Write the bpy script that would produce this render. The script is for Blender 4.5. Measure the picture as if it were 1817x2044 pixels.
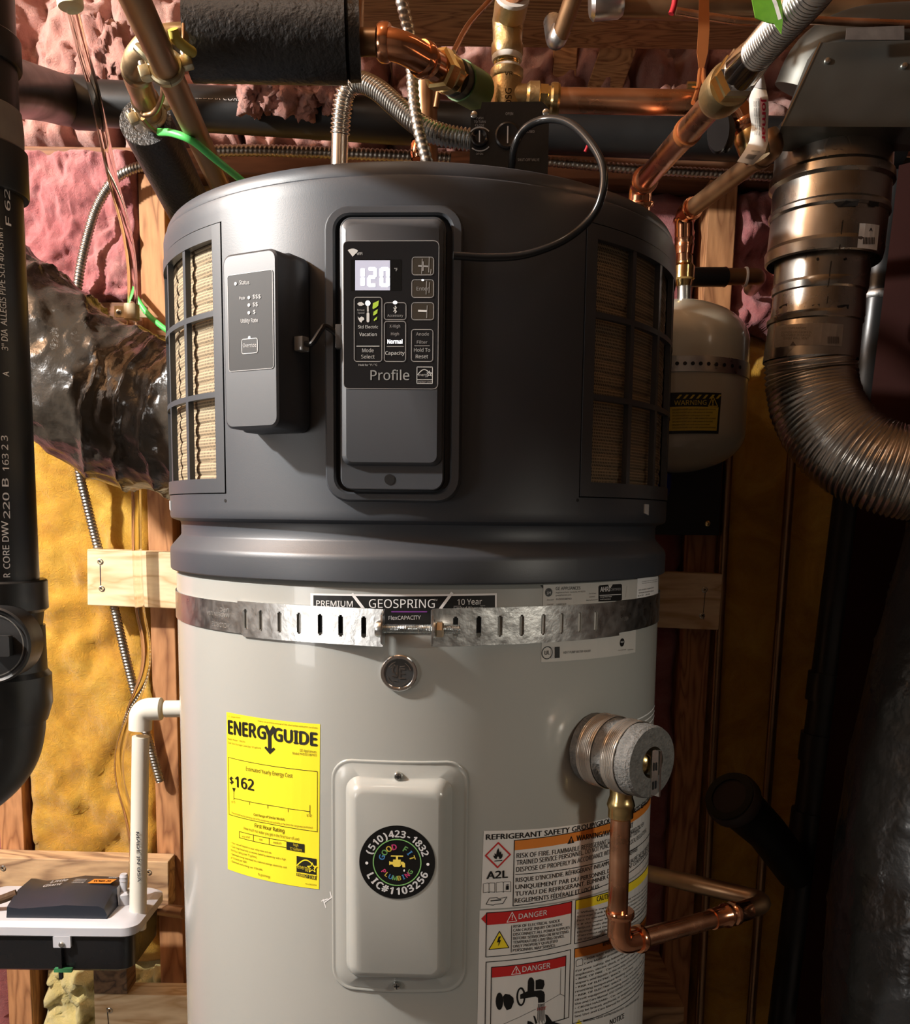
import bpy, bmesh, math, random
from math import sin, cos, tan, atan2, asin, acos, sqrt, pi, radians, degrees
from mathutils import Vector, Matrix, noise
random.seed(7)
SC = bpy.context.scene
COL = SC.collection
for o in list(bpy.data.objects): bpy.data.objects.remove(o)

# ------------------------------------------------------------------ camera
CAM = Vector((0.0425, -1.11, 1.30)); FPX = 1845.0; PPX, PPY = 908.5, 1255.0
PITCH = radians(6.8918); ROLL = radians(0.65)
FW = Vector((0, cos(PITCH), -sin(PITCH)))
RT0 = Vector((1, 0, 0)); UP0 = RT0.cross(FW)
RT = RT0*cos(ROLL) + UP0*sin(ROLL); UP = UP0*cos(ROLL) - RT0*sin(ROLL)
cd = bpy.data.cameras.new('camera'); cam = bpy.data.objects.new('camera', cd); COL.objects.link(cam)
cd.sensor_fit = 'HORIZONTAL'; cd.sensor_width = 36.0; cd.lens = 36.0*FPX/1817.0
cd.shift_x = 0.0; cd.shift_y = (PPY-1022.0)/1817.0
cd.clip_start = 0.01; cd.clip_end = 50
M3 = Matrix((RT, UP, -FW)).transposed()
cam.matrix_world = Matrix.Translation(CAM) @ M3.to_4x4()
SC.camera = cam

# ------------------------------------------------------------------ light
W = bpy.data.worlds.new('world'); SC.world = W; W.use_nodes = True
W.node_tree.nodes['Background'].inputs[0].default_value = (1.0, 0.88, 0.76, 1)
W.node_tree.nodes['Background'].inputs[1].default_value = 0.015
def lamp(name, kind, loc, power, col, size=.1, size_y=None, target=None, spread=None):
    l = bpy.data.lights.new(name, kind); l.energy = power; l.color = col
    if kind == 'AREA':
        l.shape = 'RECTANGLE'; l.size = size; l.size_y = size_y or size
        if spread: l.spread = spread
    else: l.shadow_soft_size = size
    o = bpy.data.objects.new(name, l); COL.objects.link(o); o.location = loc
    if target is not None:
        o.rotation_euler = (Vector(target)-Vector(loc)).to_track_quat('-Z', 'Y').to_euler()
    return o
lamp('work_light', 'POINT', (-1.24, -0.60, 2.08), 185.0, (1.0, 0.985, 0.95), .035)
lamp('left_fill_light', 'AREA', (-1.32, -1.30, 1.15), 5.0, (1.0, 0.96, 0.92), .30, .50, (-.4, .1, 1.0))  # unseen soft fill, set low to brighten the lower left
lamp('ceiling_bulb', 'POINT', (-0.15, -0.55, 2.25), 1.6, (1.0, 0.92, 0.80), .04)
sb = lamp('side_label_spot', 'SPOT', (0.88, -0.92, 1.36), 11.0, (1.0, 0.93, 0.80), .06, None, (.17, -.2, .92))  # added spot, coned to brighten the right label and miss the wall
sb.data.spot_size = radians(48); sb.data.spot_blend = .8
SC.view_settings.view_transform = 'Standard'; SC.view_settings.look = 'None'
SC.view_settings.exposure = 0.0; SC.view_settings.gamma = 1.0; SC.view_settings.use_curve_mapping = False

# ------------------------------------------------------------------ pixel <-> place
def ray(px, py): return FW + RT*((px-PPX)/FPX) - UP*((py-PPY)/FPX)
def at(px, py, Y):
    d = ray(px, py); return CAM + d*((Y-CAM.y)/d.y)
def size_at(px, py, Y, n):           # n photo pixels at that place, in metres
    return (at(px, py, Y)-CAM).dot(FW)*n/FPX
class Cyl:                            # upright cylinder about (cx, cy); u = arc length from the front, v = height
    def __init__(s, R, cx=0.0, cy=0.0): s.R = R; s.cx = cx; s.cy = cy
    def uv(s, px, py):
        d = ray(px, py); ox = CAM.x-s.cx; oy = CAM.y-s.cy
        a = d.x**2+d.y**2; b = 2*(d.x*ox+d.y*oy); c = ox*ox+oy*oy-s.R**2
        D = max(b*b-4*a*c, 0.0); t = (-b-sqrt(D))/(2*a)
        p = CAM+d*t
        return (atan2(p.x-s.cx, -(p.y-s.cy))*s.R, p.z)
    def xyz(s, u, v, d=0.0):
        a = u/s.R; r = s.R+d; return Vector((s.cx+r*sin(a), s.cy-r*cos(a), v))
class Plane:                          # u to the right, v up, d towards the viewer
    def __init__(s, o, n, up=(0, 0, 1)):
        s.o = Vector(o); s.n = Vector(n).normalized()
        s.a = Vector(up).cross(s.n).normalized(); s.b = s.n.cross(s.a)
    def uv(s, px, py, d=0.0):
        r = ray(px, py); t = (s.o+s.n*d-CAM).dot(s.n)/r.dot(s.n); q = CAM+r*t-s.o
        return (q.dot(s.a), q.dot(s.b))
    def xyz(s, u, v, d=0.0): return s.o+s.a*u+s.b*v+s.n*d

# ------------------------------------------------------------------ mesh building
ORG = {}
class MB:
    def __init__(s): s.v = []; s.f = []; s.m = []; s.uv = None
    def add(s, vs, fs, mi=0):
        b = len(s.v); s.v.extend(Vector(p) for p in vs)
        for f in fs: s.f.append(tuple(i+b for i in f)); s.m.append(mi)
        return b
    def obj(s, name, mats, parent=None, smooth=35, loc=None, fix=True):
        me = bpy.data.meshes.new(name)
        if not isinstance(mats, (list, tuple)): mats = [mats]
        if parent is not None: org = ORG[parent.name]
        elif loc is not None: org = Vector(loc)
        else:
            xs = [p.x for p in s.v]; ys = [p.y for p in s.v]; zs = [p.z for p in s.v]
            org = Vector(((min(xs)+max(xs))/2, (min(ys)+max(ys))/2, min(zs)))
        me.from_pydata([p-org for p in s.v], [], s.f)
        for m in mats: me.materials.append(m)
        for i, p in enumerate(me.polygons): p.material_index = s.m[i]
        if fix:
            bm = bmesh.new(); bm.from_mesh(me); bmesh.ops.recalc_face_normals(bm, faces=bm.faces[:]); bm.to_mesh(me); bm.free()
        if s.uv:
            l = me.uv_layers.new(name='UVMap')
            for lp in me.loops: l.data[lp.index].uv = s.uv[lp.vertex_index]
        if smooth:
            for p in me.polygons: p.use_smooth = True
            me.set_sharp_from_angle(angle=radians(smooth))
        o = bpy.data.objects.new(name, me); COL.objects.link(o)
        ORG[o.name] = org
        if parent is not None: o.parent = parent
        else: o.location = org
        return o
def tag(o, label=None, cat=None, group=None, kind=None):
    if label: o['label'] = label
    if cat: o['category'] = cat
    if group: o['group'] = group
    if kind: o['kind'] = kind
    return o
def thing(name, label, cat, loc, group=None):
    o = bpy.data.objects.new(name, None); COL.objects.link(o); o.location = loc; o.empty_display_size = .05
    ORG[o.name] = Vector(loc); return tag(o, label, cat, group)
def dup(src, parent, off, name=None):     # a copy of one piece that shares its mesh, moved by off
    o = src.copy(); COL.objects.link(o); o.parent = parent
    o.location = src.location+Vector(off); ORG[o.name] = ORG.get(src.name, Vector((0, 0, 0))); return o

def frames(P, up=None):
    n = len(P); T = []
    for i in range(n):
        t = P[min(i+1, n-1)]-P[max(i-1, 0)]
        T.append(t.normalized() if t.length > 1e-9 else Vector((0, 0, 1)))
    ref = Vector(up) if up else (Vector((0, 0, 1)) if abs(T[0].z) < .9 else Vector((1, 0, 0)))
    N = [(ref-T[0]*ref.dot(T[0])).normalized()]
    for i in range(1, n):
        q = T[i-1].rotation_difference(T[i]); v = q @ N[-1]
        N.append((v-T[i]*v.dot(T[i])).normalized())
    return T, N
def spline(P, n=8):
    P = [Vector(p) for p in P]; out = []
    for i in range(len(P)-1):
        p0 = P[i-1] if i else P[0]*2-P[1]; p1, p2 = P[i], P[i+1]
        p3 = P[i+2] if i+2 < len(P) else P[-1]*2-P[-2]
        for k in range(n):
            t = k/n
            out.append(.5*((2*p1)+(p2-p0)*t+(2*p0-5*p1+4*p2-p3)*t*t+(3*p1-p0-3*p2+p3)*t**3))
    out.append(P[-1]); return out
def resample(P, step):
    P = [Vector(p) for p in P]; L = [0]
    for i in range(1, len(P)): L.append(L[-1]+(P[i]-P[i-1]).length)
    n = max(2, int(L[-1]/step)+1); out = []; j = 0
    for k in range(n):
        d = L[-1]*k/(n-1)
        while j < len(P)-2 and L[j+1] < d: j += 1
        t = (d-L[j])/max(L[j+1]-L[j], 1e-9); out.append(P[j].lerp(P[j+1], t))
    return out
def bend(P, r, n=7):                     # polyline with rounded corners of radius r
    P = [Vector(p) for p in P]; out = [P[0]]
    for i in range(1, len(P)-1):
        a = (P[i-1]-P[i]); b = (P[i+1]-P[i]); la, lb = a.length, b.length; a.normalize(); b.normalize()
        ang = a.angle(b); d = min(r/max(tan(ang/2), 1e-3), la*.48, lb*.48)
        p, q = P[i]+a*d, P[i]+b*d
        for k in range(n+1):
            t = k/n; out.append(p*(1-t)**2+P[i]*2*t*(1-t)+q*t*t)
    out.append(P[-1]); return out
def tube(mb, P, r, seg=16, mi=0, caps=True, rf=None, up=None, inner=None):
    """swept tube; r number or list; rf(i, s, a) multiplies the radius"""
    P = [Vector(p) for p in P]; T, N = frames(P, up); vs = []; fs = []; n = len(P); s = 0
    for i in range(n):
        if i: s += (P[i]-P[i-1]).length
        B = T[i].cross(N[i]); rr = r[i] if isinstance(r, (list, tuple)) else r
        for k in range(seg):
            a = 2*pi*k/seg; q = rr*(rf(i, s, a) if rf else 1)
            vs.append(P[i]+(N[i]*cos(a)+B*sin(a))*q)
    for i in range(n-1):
        for k in range(seg):
            k2 = (k+1) % seg; fs.append((i*seg+k, i*seg+k2, (i+1)*seg+k2, (i+1)*seg+k))
    if caps and inner is None:
        fs.append(tuple(range(seg))[::-1]); fs.append(tuple((n-1)*seg+k for k in range(seg)))
    b = mb.add(vs, fs, mi)
    if inner is not None:                # hollow end rings, set back
        for e, i0 in ((0, 0), (1, n-1)):
            B = T[i0].cross(N[i0]); d = T[i0]*(1 if e == 0 else -1)
            ring = [P[i0]+(N[i0]*cos(2*pi*k/seg)+B*sin(2*pi*k/seg))*inner for k in range(seg)]
            ring2 = [p+d*inner*1.2 for p in ring]
            c = mb.add(ring+ring2, [], mi)
            for k in range(seg):
                k2 = (k+1) % seg; o = b+i0*seg
                mb.f.append((o+k, o+k2, c+k2, c+k)); mb.m.append(mi)
                mb.f.append((c+k, c+k2, c+seg+k2, c+seg+k)); mb.m.append(mi)
            mb.f.append(tuple(c+seg+k for k in range(seg))); mb.m.append(mi)
    return b
def lathe(mb, prof, o, axis=(0, 0, 1), seg=32, mi=0, close=True):
    """prof: list of (radius, height along axis)"""
    o = Vector(o); ax = Vector(axis).normalized(); ref = Vector((1, 0, 0)) if abs(ax.x) < .8 else Vector((0, 1, 0))
    e1 = (ref-ax*ref.dot(ax)).normalized(); e2 = ax.cross(e1); vs = []; fs = []
    for r, h in prof:
        for k in range(seg):
            a = 2*pi*k/seg; vs.append(o+ax*h+(e1*cos(a)+e2*sin(a))*r)
    for i in range(len(prof)-1):
        for k in range(seg):
            k2 = (k+1) % seg; fs.append((i*seg+k, i*seg+k2, (i+1)*seg+k2, (i+1)*seg+k))
    if close:
        fs.append(tuple(range(seg))[::-1]); fs.append(tuple((len(prof)-1)*seg+k for k in range(seg)))
    mb.add(vs, fs, mi)
def box(mb, c, s, rot=None, mi=0, bev=0.0):
    """bevelled box: centre, size, optional 3x3 rotation"""
    bm = bmesh.new(); bmesh.ops.create_cube(bm, size=1.0)
    for v in bm.verts: v.co = Vector((v.co.x*s[0], v.co.y*s[1], v.co.z*s[2]))
    if bev: bmesh.ops.bevel(bm, geom=bm.edges[:], offset=bev, segments=2, profile=.5, affect='EDGES')
    bm.verts.index_update()
    vs = [((rot @ v.co) if rot else v.co)+Vector(c) for v in bm.verts]
    mb.add(vs, [tuple(v.index for v in f.verts) for f in bm.faces], mi); bm.free()
def hexa(mb, P, mi=0):                   # eight corners: bottom four then top four
    mb.add(P, [(3, 2, 1, 0), (4, 5, 6, 7), (0, 1, 5, 4), (1, 2, 6, 5), (2, 3, 7, 6), (3, 0, 4, 7)], mi)
def prism(mb, S, pts, d0, d1, mi=0):     # outline (u, v) on a surface, extruded from d0 to d1
    n = len(pts)
    vs = [S.xyz(u, v, d0) for u, v in pts]+[S.xyz(u, v, d1) for u, v in pts]
    mb.add(vs, [tuple(range(n))[::-1], tuple(range(n, 2*n))]+[(i, (i+1) % n, n+(i+1) % n, n+i) for i in range(n)], mi)
def rrect(hw, hh, r, u0=0, v0=0, nc=6, ns=6):
    pts = []; r = max(min(r, hw, hh), 1e-5)
    C = [(hw-r, hh-r, 0), (-hw+r, hh-r, pi/2), (-hw+r, -hh+r, pi), (hw-r, -hh+r, 1.5*pi)]
    for q in range(4):
        cx, cy, a0 = C[q]
        for k in range(nc+1):
            a = a0+pi/2*k/nc; pts.append((u0+cx+r*cos(a), v0+cy+r*sin(a)))
        nx, ny, b0 = C[(q+1) % 4]; p = pts[-1]; e = (u0+nx+r*cos(b0), v0+ny+r*sin(b0))
        for k in range(1, ns): pts.append((p[0]+(e[0]-p[0])*k/ns, p[1]+(e[1]-p[1])*k/ns))
    return pts
def loft(mb, rings, cap0=False, cap1=True, mi=0):   # rings: (surface, points, d)
    n = len(rings[0][1]); vs = []; fs = []
    for S, pts, d in rings: vs += [S.xyz(u, v, d) for u, v in pts]
    for i in range(len(rings)-1):
        for k in range(n):
            k2 = (k+1) % n; fs.append((i*n+k, i*n+k2, (i+1)*n+k2, (i+1)*n+k))
    if cap0: fs.append(tuple(range(n))[::-1])
    if cap1: fs.append(tuple((len(rings)-1)*n+k for k in range(n)))
    mb.add(vs, fs, mi)
def quad(mb, S, q, d=.0003, n=1, mi=0, m=1):        # q: four (u, v) corners: lower-left, lower-right, upper-right, upper-left
    vs = []; fs = []
    for j in range(m+1):
        for i in range(n+1):
            s, t = i/n, j/m
            u = (q[0][0]*(1-s)+q[1][0]*s)*(1-t)+(q[3][0]*(1-s)+q[2][0]*s)*t
            v = (q[0][1]*(1-s)+q[1][1]*s)*(1-t)+(q[3][1]*(1-s)+q[2][1]*s)*t
            vs.append(S.xyz(u, v, d))
    for j in range(m):
        for i in range(n): fs.append((j*(n+1)+i, j*(n+1)+i+1, (j+1)*(n+1)+i+1, (j+1)*(n+1)+i))
    mb.add(vs, fs, mi)
def pquad(mb, S, px, d=.0003, n=1, mi=0): quad(mb, S, [S.uv(*p) for p in px], d, n, mi)   # corners read off the photo
def poly(mb, S, pts, d=.0004, mi=0): mb.add([S.xyz(u, v, d) for u, v in pts], [tuple(range(len(pts)))], mi)
def ppoly(mb, S, px, d=.0004, mi=0): poly(mb, S, [S.uv(*p) for p in px], d, mi)
def stroke(mb, S, pts, w, d=.0004, mi=0, closed=False):
    n = len(pts)
    for i in range(n if closed else n-1):
        a, b = pts[i], pts[(i+1) % n]; dx, dy = b[0]-a[0], b[1]-a[1]; L = sqrt(dx*dx+dy*dy) or 1e-9
        nx, ny = -dy/L*w/2, dx/L*w/2; ex, ey = dx/L*w*.3, dy/L*w*.3
        k = max(1, int(L/.015))
        quad(mb, S, [(a[0]-ex-nx, a[1]-ey-ny), (b[0]+ex-nx, b[1]+ey-ny), (b[0]+ex+nx, b[1]+ey+ny), (a[0]-ex+nx, a[1]-ey+ny)], d, k, mi)
def pstroke(mb, S, px, w, d=.0004, mi=0, closed=False): stroke(mb, S, [S.uv(*p) for p in px], w, d, mi, closed)
def circ(r, n=24, u0=0, v0=0, a0=0, a1=2*pi, ry=None):
    return [(u0+r*cos(a0+(a1-a0)*k/n), v0+(ry or r)*sin(a0+(a1-a0)*k/n)) for k in range(n)]
# lettering ---------------------------------------------------------
GL = {}
FONT = None
try:
    import os
    _f = os.path.join(bpy.utils.system_resource('DATAFILES'), 'fonts', 'NotoSansHebrew-Regular.woff2')   # the sans serif that ships inside Blender
    FONT = bpy.data.fonts.load(_f)
except Exception: FONT = None
def glyphs(s, bold=0.0, res=2):
    key = (s, bold)
    if key not in GL:
        c = bpy.data.curves.new('lettering', 'FONT'); c.body = s; c.size = 1.0; c.resolution_u = res; c.fill_mode = 'FRONT'
        own = FONT is not None and all(ord(ch) < 127 for ch in s)
        if own: c.font = FONT
        o = bpy.data.objects.new('lettering', c); me = o.to_mesh()
        V = [(v.co.x, v.co.y) for v in me.vertices]; F = [tuple(p.vertices) for p in me.polygons]
        o.to_mesh_clear(); bpy.data.objects.remove(o); bpy.data.curves.remove(c)
        if bold:                             # heavier strokes: the outline laid down again, slightly shifted
            b = bold*.9; n = len(V); V0, F0 = V, F; V, F = [], []
            for k, (dx, dy) in enumerate(((-b, 0), (b, 0), (0, b*.7), (0, -b*.7))):
                V += [(x+dx, y+dy) for x, y in V0]; F += [tuple(i+k*n for i in f) for f in F0]
        x0 = min(v[0] for v in V); x1 = max(v[0] for v in V)
        k = 1.0 if own or FONT is None or CAPB is None else CAPH/CAPB
        GL[key] = ([(x-x0, y*k) for x, y in V], F, x1-x0)
    return GL[key]
CAPB = None
CAPH = max(v[1] for v in glyphs('H')[0]); CAPB = max(v[1] for v in glyphs('°H')[0])/1.0
def text(mb, S, s, p0, p1, h, d=.0005, mi=0, bold=0.0, flip=False):
    """one line of lettering from (u, v) p0 to p1 on a surface, capital height h"""
    V, F, w = glyphs(s, bold); dx, dy = p1[0]-p0[0], p1[1]-p0[1]; L = sqrt(dx*dx+dy*dy); nx, ny = -dy/L, dx/L
    vs = []
    for x, y in V:
        t = x/w; y = y/CAPH*h
        vs.append(S.xyz(p0[0]+dx*t+nx*y*(abs(nx) > .5), p0[1]+dy*t+(y*(ny if abs(ny) > .5 else 0)), d))
    mb.add(vs, F, mi)
def ptext(mb, S, s, p0, p1, hpx, d=.0005, mi=0, bold=0.0):
    a = S.uv(*p0); b = S.uv(*p1); t = S.uv(p0[0], p0[1]-hpx); t2 = S.uv(p1[0], p1[1]-hpx)
    text(mb, S, s, a, b, ((t[1]-a[1])+(t2[1]-b[1]))/2, d, mi, bold)
def arctext(mb, S, s, cu, cv, r, a0, a1, h, d=.0005, mi=0, bold=0.0, inside=False, mis=None, w=None):
    """characters set around a circle from angle a0 to a1 (radians, ccw from +u)"""
    n = len(s)
    for i, ch in enumerate(s):
        if ch == ' ': continue
        V, F, gw = glyphs(ch, bold); a = a0+(a1-a0)*(i+.5)/n; k = h/CAPH; vs = []
        kx = k*1.0
        for x, y in V:
            xx = (x-gw/2)*kx; yy = y*k
            if not inside: e = (-sin(a), cos(a)); f = (cos(a), sin(a)); q = (-1, 1)
            else: e = (sin(a), -cos(a)); f = (-cos(a), -sin(a)); q = (-1, 1)
            rr = r
            X = cu+rr*cos(a)+(-e[0])*xx+f[0]*yy; Y = cv+rr*sin(a)+(-e[1])*xx+f[1]*yy
            vs.append(S.xyz(X, Y, d))
        mb.add(vs, F, mis[i % len(mis)] if mis else mi)

# ------------------------------------------------------------------ materials
MATS = {}
def mat(name, col, rough=.5, metal=0.0, bump=0, bscale=100, var=0, vscale=8, spec=.5, col2=None, coat=0, emit=None, estr=0, detail=6,
        stretch=None, trans=0, ior=1.45, rvar=0, sheen=0, sub=0, aniso=0, bdist=.002):
    if name in MATS: return MATS[name]
    m = bpy.data.materials.new(name); m.use_nodes = True; nt = m.node_tree; N = nt.nodes; L = nt.links
    b = N['Principled BSDF']; c4 = lambda c: (c[0], c[1], c[2], 1)
    b.inputs['Base Color'].default_value = c4(col); b.inputs['Roughness'].default_value = rough; b.inputs['Metallic'].default_value = metal
    b.inputs['Specular IOR Level'].default_value = spec; b.inputs['Coat Weight'].default_value = coat
    b.inputs['IOR'].default_value = ior; b.inputs['Transmission Weight'].default_value = trans
    if sheen: b.inputs['Sheen Weight'].default_value = sheen; b.inputs['Sheen Roughness'].default_value = .6
    if emit: b.inputs['Emission Color'].default_value = c4(emit); b.inputs['Emission Strength'].default_value = estr
    if bump or var or rvar:
        tc = N.new('ShaderNodeTexCoord'); mp = N.new('ShaderNodeMapping'); L.new(tc.outputs['Object'], mp.inputs[0])
        if stretch: mp.inputs['Scale'].default_value = stretch
    if var or rvar:
        nz = N.new('ShaderNodeTexNoise'); nz.inputs['Scale'].default_value = vscale; nz.inputs['Detail'].default_value = detail
        L.new(mp.outputs[0], nz.inputs['Vector'])
        if var:
            rp = N.new('ShaderNodeValToRGB'); c2 = col2 or tuple(x*.5 for x in col)
            rp.color_ramp.elements[0].position = .5-.28/max(var, .3); rp.color_ramp.elements[1].position = .5+.28/max(var, .3)
            rp.color_ramp.elements[0].color = c4(c2); rp.color_ramp.elements[1].color = c4(col)
            L.new(nz.outputs['Fac'], rp.inputs[0]); L.new(rp.outputs[0], b.inputs['Base Color'])
        if rvar:
            mr = N.new('ShaderNodeMapRange'); mr.inputs[3].default_value = max(rough-rvar, .02); mr.inputs[4].default_value = min(rough+rvar, 1)
            mr.inputs[1].default_value = .3; mr.inputs[2].default_value = .7
            L.new(nz.outputs['Fac'], mr.inputs[0]); L.new(mr.outputs[0], b.inputs['Roughness'])
    if bump:
        bn = N.new('ShaderNodeTexNoise'); bn.inputs['Scale'].default_value = bscale; bn.inputs['Detail'].default_value = 4
        L.new(mp.outputs[0], bn.inputs['Vector']); bp = N.new('ShaderNodeBump'); bp.inputs['Strength'].default_value = bump
        bp.inputs['Distance'].default_value = bdist
        L.new(bn.outputs['Fac'], bp.inputs['Height']); L.new(bp.outputs[0], b.inputs['Normal'])
    MATS[name] = m; return m
def ink(name, c, rough=.45): return mat('ink_'+name, c, rough)
def wood_mat(name, c1, c2, axis='X', ring=26, knot=.6, rough=.75):
    """sawn timber, grain running along one axis"""
    if name in MATS: return MATS[name]
    m = bpy.data.materials.new(name); m.use_nodes = True; nt = m.node_tree; N = nt.nodes; L = nt.links; b = N['Principled BSDF']
    tc = N.new('ShaderNodeTexCoord'); mp = N.new('ShaderNodeMapping'); L.new(tc.outputs['Object'], mp.inputs[0])
    mp.inputs['Scale'].default_value = {'X': (1.6, 9, 9), 'Y': (9, 1.6, 9), 'Z': (9, 9, 1.6)}[axis]
    nz = N.new('ShaderNodeTexNoise'); nz.inputs['Scale'].default_value = 1.7; nz.inputs['Detail'].default_value = 3; nz.inputs['Distortion'].default_value = knot
    L.new(mp.outputs[0], nz.inputs['Vector'])
    ml = N.new('ShaderNodeMath'); ml.operation = 'MULTIPLY'; ml.inputs[1].default_value = ring; L.new(nz.outputs['Fac'], ml.inputs[0])
    fr = N.new('ShaderNodeMath'); fr.operation = 'PINGPONG'; fr.inputs[1].default_value = 1.0; L.new(ml.outputs[0], fr.inputs[0])
    pw = N.new('ShaderNodeMath'); pw.operation = 'POWER'; pw.inputs[1].default_value = 1.8; L.new(fr.outputs[0], pw.inputs[0])
    fine = N.new('ShaderNodeTexNoise'); fine.inputs['Scale'].default_value = 22; fine.inputs['Detail'].default_value = 6; L.new(mp.outputs[0], fine.inputs['Vector'])
    ad = N.new('ShaderNodeMath'); ad.operation = 'MULTIPLY_ADD'; ad.inputs[1].default_value = .55; L.new(fine.outputs['Fac'], ad.inputs[0]); 
    sc = N.new('ShaderNodeMath'); sc.operation = 'MULTIPLY'; sc.inputs[1].default_value = .62; L.new(pw.outputs[0], sc.inputs[0]); L.new(sc.outputs[0], ad.inputs[2])
    rp = N.new('ShaderNodeValToRGB'); rp.color_ramp.elements[0].color = (*c1, 1); rp.color_ramp.elements[1].color = (*c2, 1)
    rp.color_ramp.elements[0].position = .2; rp.color_ramp.elements[1].position = .95
    L.new(ad.outputs[0], rp.inputs[0]); L.new(rp.outputs[0], b.inputs['Base Color']); b.inputs['Roughness'].default_value = rough
    bp = N.new('ShaderNodeBump'); bp.inputs['Strength'].default_value = .35; bp.inputs['Distance'].default_value = .001
    L.new(ad.outputs[0], bp.inputs['Height']); L.new(bp.outputs[0], b.inputs['Normal'])
    MATS[name] = m; return m

BLACK = ink('black', (.008, .008, .008)); WHITE = ink('white', (.8, .8, .8)); RED = ink('red', (.5, .02, .02)); ORANGE = ink('orange', (.62, .20, .03))
YEL = ink('yellow', (.83, .66, .03)); GREYINK = ink('grey', (.38, .38, .38)); LGREY = ink('lightgrey', (.55, .55, .55))
PLASTIC = mat('shroud_plastic', (.040, .046, .056), .44, spec=.85, bump=.12, bscale=900, rvar=.05, vscale=5, bdist=.0004)
PLASTIC2 = mat('shroud_plastic_fine', (.038, .043, .051), .44, spec=.9, bump=.08, bscale=1200, bdist=.0003)
DARKPL = mat('black_plastic', (.012, .012, .013), .38)
TANKM = mat('tank_enamel', (.352, .36, .338), .27, bump=.02, bscale=300, coat=.3)
GALV = mat('galvanised_steel', (.60, .60, .585), .33, 1.0, bump=.55, bscale=70, var=.6, vscale=90, col2=(.50, .50, .485), rvar=.07, bdist=.0012)
CHROME = mat('chrome', (.8, .8, .8), .12, 1.0)
ZINC = mat('zinc_screw', (.66, .68, .66), .25, 1.0)
COPPER = mat('copper_pipe', (.78, .45, .28), .28, 1.0, var=1, vscale=25, col2=(.55, .25, .13), rvar=.1)
COPPERN = mat('copper_fitting', (.90, .44, .25), .16, 1.0, var=.8, vscale=30, col2=(.70, .30, .15), rvar=.06)
COPPERO = mat('copper_aged', (.42, .25, .13), .42, 1.0, var=1, vscale=18, col2=(.24, .14, .08), rvar=.12)
BRASS = mat('brass', (.80, .60, .28), .22, 1.0, var=.7, vscale=40, col2=(.62, .44, .18), rvar=.06)
BRASSC = mat('cast_brass', (.66, .50, .26), .38, 1.0, bump=.5, bscale=350, bdist=.0006)
FOAM = mat('black_foam', (.018, .017, .016), .42, bump=.9, bscale=260, bdist=.0012, spec=.6)
FOAMG = mat('grey_foam', (.16, .155, .145), .62, bump=1.0, bscale=420, var=1, vscale=220, col2=(.07, .07, .065), bdist=.0015)
ABS = mat('black_abs_pipe', (.012, .012, .012), .40, rvar=.12, vscale=12, bump=.05, bscale=40)
PVC = mat('white_pvc', (.78, .77, .70), .32, var=.6, vscale=6, col2=(.66, .64, .55))
STEELFX = mat('stainless_flex', (.60, .58, .54), .24, 1.0)
ARMOR = mat('armored_cable_steel', (.46, .43, .38), .38, 1.0, var=1, vscale=50, col2=(.25, .22, .19))
GREENW = mat('green_wire', (.10, .62, .13), .4)
CABLE = mat('black_cable', (.012, .012, .012), .3)
# ================================================================== WATER HEATER
RT_ = .2805; RS = .2855
TK = Cyl(RT_); SH = Cyl(RS)
heater = thing('water_heater', 'tall grey and charcoal heat pump water heater standing upright in the middle', 'water heater', (0, 0, 0))
def shell(mb, prof, az, skip=None, mi=0):
    n = len(az); vs = []; fs = []
    for r, z in prof:
        for a in az: vs.append((r*sin(a), -r*cos(a), z))
    for i in range(len(prof)-1):
        zm = (prof[i][1]+prof[i+1][1])/2
        for k in range(n):
            k2 = (k+1) % n; am = az[k]+((az[k2]-az[k]) % (2*pi))/2
            if skip and skip(am, zm): continue
            fs.append((i*n+k, i*n+k2, (i+1)*n+k2, (i+1)*n+k))
    mb.add(vs, fs, mi)
# tank body with a faint horizontal lap seam
mb = MB(); prof = [(.02, .06), (RT_-.012, .06), (RT_, .07)]+[(RT_, .07+(1.235-.07)*k/24) for k in range(1, 25)]+[(.27, 1.245)]
shell(mb, prof, [2*pi*k/128-pi for k in range(128)])
mb.obj('tank_body', TANKM, heater)
for a in (40, 160, 280):
    mb = MB(); lathe(mb, [(.03, 0), (.03, .05), (.022, .06)], (.2*sin(radians(a)), -.2*cos(radians(a)), 0)); mb.obj('foot', DARKPL, heater)
# shroud with two filter windows
FL = (radians(-98), radians(-38.0)); FRr = (radians(33.3), radians(94)); ZF = (1.3195, 1.5665)
az = sorted(set([round(radians(a), 5) for a in range(-180, 180, 3)]+[round(x, 5) for x in FL+FRr]))
prof = [(.2785, 1.2405), (.2850, 1.2400), (.2862, 1.2412), (.2865, 1.2440), (.2865, 1.2600), (.2860, 1.2635), (.2845, 1.2660), (.2752, 1.2765), (.2742, 1.2785),
        (.2742, 1.2895), (.2750, 1.2925), (.2815, 1.2945), (.2845, 1.2960), (.2855, 1.2990)]
prof += [(.2855, z) for z in (1.305, ZF[0], 1.36, 1.40, 1.44, 1.48, 1.52, ZF[1], 1.575, 1.5845)]+[(.2848, 1.5875), (.2832, 1.5890)]
skip = lambda a, z: ZF[0] < z < ZF[1] and (FL[0] < a < FL[1] or FRr[0] < a < FRr[1])
mb = MB(); shell(mb, prof, az, skip); mb.obj('shroud', PLASTIC, heater, smooth=28)
mb = MB(); shell(mb, [(.2825, 1.5880), (.2828, 1.5905), (.2820, 1.5960), (.2795, 1.6005), (.2740, 1.6030), (.20, 1.6050), (.01, 1.6055)], [2*pi*k/128-pi for k in range(128)])
mb.obj('lid', PLASTIC, heater, smooth=28)
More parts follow.
